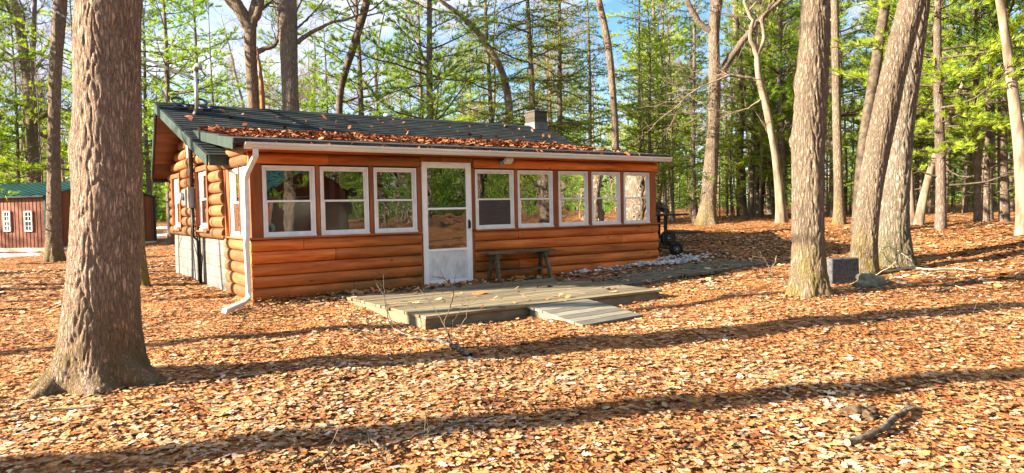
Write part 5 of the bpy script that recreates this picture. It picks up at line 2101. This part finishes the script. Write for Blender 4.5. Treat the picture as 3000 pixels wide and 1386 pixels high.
# trailers behind the right end of the cabin
def trailer(label, uw, vw, rpx, dk, gap, x0, x1):
    p, d = hit(uw, vw)
    r = rpx * d / FPX
    t = thing('utility_trailer', label, 'trailer', p)
    # local x runs along the image right, y away from the camera
    for s, yy in ((0, 0), (1, 1.25)):
        mb = MB()
        x = -gap * s
        mb.torus((x, yy, r), (1, 0, 0), (0, 0, 1), r * .74, r * .27, 30, 10)
        w = mb.build('wheel', M['rubber'], t)
        mb = MB()
        mb.tube([(x, yy - .07, r), (x, yy - .04, r), (x, yy + .06, r)], [r * .5, r * .56, r * .54], 24)
        mb.build('rim', M['rim'], w)
        mb = MB()
        mb.tube([(x, yy - .11, r), (x, yy - .068, r)], [r * .12, r * .16], 14)
        for q in range(5):
            a = q * 1.2566
            mb.tube([(x + r * .3 * math.cos(a), yy - .085, r + r * .3 * math.sin(a)), (x + r * .3 * math.cos(a), yy - .068, r + r * .3 * math.sin(a))], .012, 6)
        mb.build('hub', M['hub'], w)
    mb = MB()
    mb.cyl((0, 0, r), (-gap, 1.25, r), .03)
    mb.box(-.06, .02, .15, .22, r, dk)
    mb.box(-.06, .02, 1.0, 1.07, r, dk)
    mb.build('axle', M['trailer'], t)
    mb = MB()
    z = dk
    mb.box(x0, x1 - .25, -.1, 1.3, z, z + .05)
    mb.box(x1 - .27, x1, .2, .9, z + .005, z + .04)
    mb.build('deck_frame', M['trailer'], t, .005)
    t.rotation_euler = (0, 0, -.60)
    return t, z, d


T1_, zt1, dt1 = trailer('dark utility trailer carrying firewood, its wheels showing past the cabin corner', 1957, 720, 23, .78, .36, -1.7, .62)
T2_, zt2, dt2 = trailer('lower dark utility trailer in front, with a small dull steel hub', 1981, 750, 20.5, .50, .26, .02, .72)
rl = random.Random(4)
for i in range(13):
    mb = MB()
    x, zz = -1.05 + .17 * (i % 7) + rl.uniform(-.05, .05), zt1 + .12 + .16 * (i // 7) + (.14 if i % 7 < 3 else 0)
    q0 = np.array((x, -.05, zz))
    q1 = q0 + np.array((rl.uniform(-.1, .1), rl.uniform(.5, .7), rl.uniform(-.06, .1)))
    mb.tube([q0, (q0 + q1) / 2 + (0, 0, .01), q1], [rl.uniform(.06, .085)] * 3, 8)
    o = mb.build('firewood_log', M['dark_limb'])
    m_ = Matrix.Translation(T1_.location) @ Matrix.Rotation(-.60, 4, 'Z')
    o.matrix_world = m_
    tag(o, 'dark firewood log heaped on the trailer behind the cabin corner', 'firewood', 'firewood logs heaped on the trailer')

# pebbles by the right corner
rngp = np.random.default_rng(8)
mb = MB()
ico = [Vector(v) for v in ((0, 0, 1), (.9, 0, .3), (.28, .85, .3), (-.72, .53, .3), (-.72, -.53, .3), (.28, -.85, .3), (.72, .53, -.3), (-.28, .85, -.3), (-.9, 0, -.3), (-.28, -.85, -.3), (.72, -.53, -.3), (0, 0, -.9))]
icf = [(0, 1, 2), (0, 2, 3), (0, 3, 4), (0, 4, 5), (0, 5, 1), (1, 6, 2), (2, 7, 3), (3, 8, 4), (4, 9, 5), (5, 10, 1), (2, 6, 7), (3, 7, 8), (4, 8, 9), (5, 9, 10), (1, 10, 6), (7, 6, 11), (8, 7, 11), (9, 8, 11), (10, 9, 11), (6, 10, 11)]
for i in range(520):
    x = 8.35 + rngp.normal(0, .55) if i < 400 else rngp.uniform(5.6, 8.4)
    y = -.12 - abs(rngp.normal(0, .24)) if i < 400 else rngp.uniform(-.45, -.1)
    if x > X1 - .0 and i < 400 and rngp.random() < .5:
        y = rngp.uniform(-.5, .45)
    if 0 < x < X1 + .06 and y > -.08:
        y = -.1 - rngp.uniform(0, .3)
    s = rngp.uniform(.022, .05)
    mb.tone = rngp.random()
    a = rngp.uniform(0, 6.28)
    sc3 = (s * rngp.uniform(.9, 1.5), s * rngp.uniform(.7, 1.1), s * rngp.uniform(.5, .8))
    z = gz(x, y) + sc3[2] * .5 + rngp.uniform(0, .03)
    vs = [(x + (v.x * math.cos(a) - v.y * math.sin(a)) * sc3[0] * rngp.uniform(.85, 1.15), y + (v.x * math.sin(a) + v.y * math.cos(a)) * sc3[1] * rngp.uniform(.85, 1.15), z + v.z * sc3[2]) for v in ico]
    mb.add(vs, icf, True)
pe = mb.build('gravel', M['pebble'])
tag(pe, 'pale grey stones spread along the wall at the right corner of the cabin', 'gravel', kind='stuff')


def snow_patch(label, u, v, rx, ry, rot, seed):
    c, d = hit(u, v)
    rng = np.random.default_rng(seed)
    nr, na = 7, 40
    vs, fs = [(c[0], c[1], gz(c[0], c[1]) + .09)], []
    for j in range(1, nr + 1):
        for i in range(na):
            a = 2 * math.pi * i / na
            k = j / nr * (1 + .3 * mn.noise(Vector((math.cos(a) * 1.5, math.sin(a) * 1.5, seed))) + .12 * mn.noise(Vector((math.cos(a) * 5, math.sin(a) * 5, seed))))
            lx, ly = rx * k * math.cos(a), ry * k * math.sin(a)
            x, y = c[0] + lx * math.cos(rot) - ly * math.sin(rot), c[1] + lx * math.sin(rot) + ly * math.cos(rot)
            vs.append((x, y, gz(x, y) - .02 + .11 * (1 - (j / nr) ** 2) ** .5 * (1 + .3 * mn.noise(Vector((x * 3, y * 3, 0))))))
    for i in range(na):
        fs.append((0, 1 + i, 1 + (i + 1) % na))
    for j in range(nr - 1):
        for i in range(na):
            fs.append((1 + j * na + i, 1 + (j + 1) * na + i, 1 + (j + 1) * na + (i + 1) % na, 1 + j * na + (i + 1) % na))
    mb = MB()
    mb.add(vs, fs, True)
    o = mb.build('snow', M['snow'])
    tag(o, label, 'snow patch', kind='stuff')


snow_patch('old snow patch along the shed wall at the left edge', 20, 752, 1.2, .5, 2.2, 1)
snow_patch('small old snow patch along the shed wall nearer the slender oak', 88, 748, .55, .25, 2.3, 2)
snow_patch('bright snow bank beyond the cabin, in the gap right of the shed', 478, 690, 3.0, 1.0, .4, 3)
snow_patch('bright snow bank far beyond the shed gap', 492, 668, 4, 1.2, .2, 4)

# ------------------------------------------------------------------ fallen leaves
PAL = np.array([(.53, .32, .165), (.48, .25, .105), (.57, .41, .26), (.38, .155, .052), (.58, .45, .33), (.20, .085, .04), (.52, .285, .11), (.40, .12, .045)])
PW = np.array([.21, .20, .14, .12, .08, .06, .15, .04])


def leaves(name, xyz, rng, ln, parent=None, lod=0, tilt=.38, pal=None):
    N = len(xyz)
    if lod == 0:
        t = np.array([0, .16, .30, .44, .58, .74, .88, 1.0])
        w = np.array([.03, .17, .11, .30, .17, .36, .16, .03])
        cz = np.array([0, .02, .0, .03, .0, .03, 0, 0])
    else:
        t = np.array([0, .3, .65, 1.0])
        w = np.array([.04, .26, .32, .04])
        cz = np.zeros(4)
    k = len(t)
    curl = rng.uniform(-.25, .28, N)[:, None]
    bend = rng.uniform(-.2, .4, N)[:, None]
    L = (ln * np.clip(rng.lognormal(-.02, .33, N), .45, 1.9))[:, None]
    asp = rng.uniform(.8, 1.25, N)[:, None]
    jl, jr = w[None] * rng.uniform(.75, 1.25, (N, k)), w[None] * rng.uniform(.75, 1.25, (N, k))
    X = np.broadcast_to(t[None] - .5, (N, k))
    mid = np.stack([X, np.zeros((N, k)), bend * (X ** 2)], -1)
    lf = np.stack([X + .05, jl * asp, bend * X ** 2 + curl * jl ** 2 * 2], -1)
    rt = np.stack([X + .05, -jr * asp, bend * X ** 2 + curl * jr ** 2 * 2], -1)
    V = np.stack([lf, mid, rt], 2) * L[:, :, None, None]      # N,k,3,3
    a, b, c = rng.uniform(0, 2 * np.pi, N), rng.normal(0, tilt, N), rng.normal(0, tilt, N)
    ca, sa, cb2, sb, cc, sc = np.cos(a), np.sin(a), np.cos(b), np.sin(b), np.cos(c), np.sin(c)
    Z0, O1 = np.zeros(N), np.ones(N)
    Rz = np.stack([np.stack([ca, -sa, Z0], -1), np.stack([sa, ca, Z0], -1), np.stack([Z0, Z0, O1], -1)], 1)
    Ry = np.stack([np.stack([cb2, Z0, sb], -1), np.stack([Z0, O1, Z0], -1), np.stack([-sb, Z0, cb2], -1)], 1)
    Rx = np.stack([np.stack([O1, Z0, Z0], -1), np.stack([Z0, cc, -sc], -1), np.stack([Z0, sc, cc], -1)], 1)
    RR = Rz @ Ry @ Rx
    V = np.einsum('nij,nklj->nkli', RR, V)
    lowest = V[..., 2].min((1, 2))
    V = V + xyz[:, None, None, :]
    V[..., 2] -= (lowest * .6)[:, None, None]
    base = (np.arange(N) * k * 3)[:, None, None]
    i = (np.arange(k - 1) * 3)[None, :, None]
    s = np.arange(2)[None, None, :]
    F = np.stack([base + i + s, base + i + s + 1, base + i + 3 + s + 1, base + i + 3 + s], -1).reshape(-1, 4)
    P = PAL if pal is None else pal
    pw = PW[:len(P)] / PW[:len(P)].sum()
    col = P[rng.choice(len(P), N, p=pw)] * rng.uniform(.45, 1.2, (N, 1)) * rng.normal(1, .05, (N, 3))
    dr = np.array([mn.noise(Vector((q[0] * .55, q[1] * .55, 3.0))) + .6 * mn.noise(Vector((q[0] * 1.7, q[1] * 1.7, 9.0))) for q in xyz])[:, None]
    col = col * (1 + .5 * dr) * (1 + np.clip(dr, -1, 1) * np.array([[-.04, .06, .16]]))
    tint = np.ones((N, k * 3, 4))
    tint[..., :3] = np.clip(col, .01, .8)[:, None, :]
    return np_mesh(name, V.reshape(-1, 3), F, M['leaf'], parent, tint=tint.reshape(-1, 4))


def scatter(rng, r0, r1, dens, half=R(50)):
    az0 = YAW
    A = half * (r1 * r1 - r0 * r0)
    n = int(A * dens)
    r = np.sqrt(rng.uniform(r0 * r0, r1 * r1, n))
    a = az0 + rng.uniform(-half, half, n)
    x, y = CAM[0] + r * np.sin(a), CAM[1] + r * np.cos(a)
    cl = np.sin(x * 1.9 + 1.3 * np.sin(y * 1.1)) * np.sin(y * 2.3 + 1.7 * np.sin(x * .9))
    cl = cl + .5 * np.sin(x * 5.1 + 2 * np.sin(y * 3.3)) * np.sin(y * 4.7 + x * .8)
    keep = rng.random(n) < .62 + .36 * cl
    keep &= ~((x > -.02) & (x < X1) & (y > -.05) & (y < YB))
    keep &= ~((x > DX0 - .03) & (x < DX1 + .03) & (y > DY0 - .03) & (y < 0))
    keep &= ~((x > 2.6) & (x < 3.9) & (y > -4.15) & (y < -3))
    keep &= ~((x > 5.2) & (x < 9.5) & (y > -2.05) & (y < -.8) & (rng.random(n) < .35))
    x, y = x[keep], y[keep]
    z = terrain(x, y) + rng.uniform(-.004, .008, len(x))
    return np.stack([x, y, z], 1)


rl_ = np.random.default_rng(77)
near = np.concatenate([scatter(rl_, 2.2, 7, 1100), scatter(rl_, 7, 12, 430)])
ex = np.stack([rl_.uniform(-.9, 1.25, 900), -np.abs(rl_.normal(0, .55, 900)) - .06], 1)
ez = terrain(ex[:, 0], ex[:, 1]) + .10 * np.exp(ex[:, 1] * 2.2) * rl_.uniform(0, 1, 900)
near = np.concatenate([near, np.column_stack([ex, ez])])
o = leaves('leaf_litter', near, rl_, .050, lod=0, tilt=.13)
tag(o, 'dead oak leaves covering the near ground', 'fallen leaves', kind='stuff')
far = np.concatenate([scatter(rl_, 12, 22, 210), scatter(rl_, 22, 40, 26)])
o = leaves('leaf_litter', far, rl_, .080, lod=1, tilt=.14)
tag(o, 'dead oak leaves covering the farther ground', 'fallen leaves', kind='stuff')
# on the porch roof, against the main slope
n = 15000
lx = rl_.uniform(-.22, 7.9, n)
ly = 2.55 - np.abs(rl_.normal(0, .95, n))
k_ = (ly > .12) & (rl_.random(n) < np.clip((8.0 - lx) / 1.8, .08, 1)) & (ly < 2.6)
lx, ly = lx[k_], ly[k_]
lz = np.maximum(2.354 + .143 * (ly + .3), 3.42 - .388 * (4.24 - ly)) + .022 + .04 * rl_.random(len(lx)) * np.clip((ly - .8) / 1.5, 0, 1)
RP = np.array([(.42, .17, .07), (.36, .12, .045), (.50, .26, .13), (.28, .08, .03), (.20, .06, .03)])
o = leaves('roof_leaf_litter', np.stack([lx, ly, lz], 1), rl_, .070, lod=1, tilt=.25, pal=RP)
tag(o, 'drift of red brown leaves lying on the porch roof', 'fallen leaves', kind='stuff')
nx_ = np.stack([rl_.uniform(-.4, 8.2, 120), rl_.uniform(1.6, 4.1, 120)], 1)
nz_ = 3.42 - .388 * (4.24 - nx_[:, 1]) + .03
gx_ = rl_.uniform(-.1, 8, 60)
o = leaves('roof_leaf_litter', np.concatenate([np.column_stack([nx_, nz_])[nx_[:, 1] > 2.7], np.stack([gx_, np.full(60, -.345) + rl_.normal(0, .015, 60), np.full(60, 2.315)], 1)]), rl_, .085, lod=1, tilt=.6, pal=RP)
tag(o, 'single leaves scattered on the shingles and along the gutter', 'fallen leaves', kind='stuff')
# on the path slab
px_, py_ = rl_.uniform(5.3, 9.3, 420), rl_.uniform(-2.0, -.85, 420)
o = leaves('path_leaf_litter', np.stack([px_, py_, terrain(px_, py_) + .03], 1), rl_, .07, lod=0, tilt=.15)
tag(o, 'dead leaves scattered on the mossy path', 'fallen leaves', kind='stuff')
# on the deck and ramp
dx_ = np.concatenate([rl_.uniform(DX0, DX1, 70), rl_.uniform(DX0, DX1, 420)])
dy_ = np.concatenate([rl_.uniform(DY0, -.4, 70), -.16 - np.abs(rl_.normal(0, .16, 420))])
o = leaves('deck_leaf_litter', np.stack([dx_, dy_, np.full(len(dx_), DZ + .006)], 1), rl_, .105, lod=0, tilt=.28)
tag(o, 'dead leaves scattered on the deck and banked against the wall', 'fallen leaves', kind='stuff')
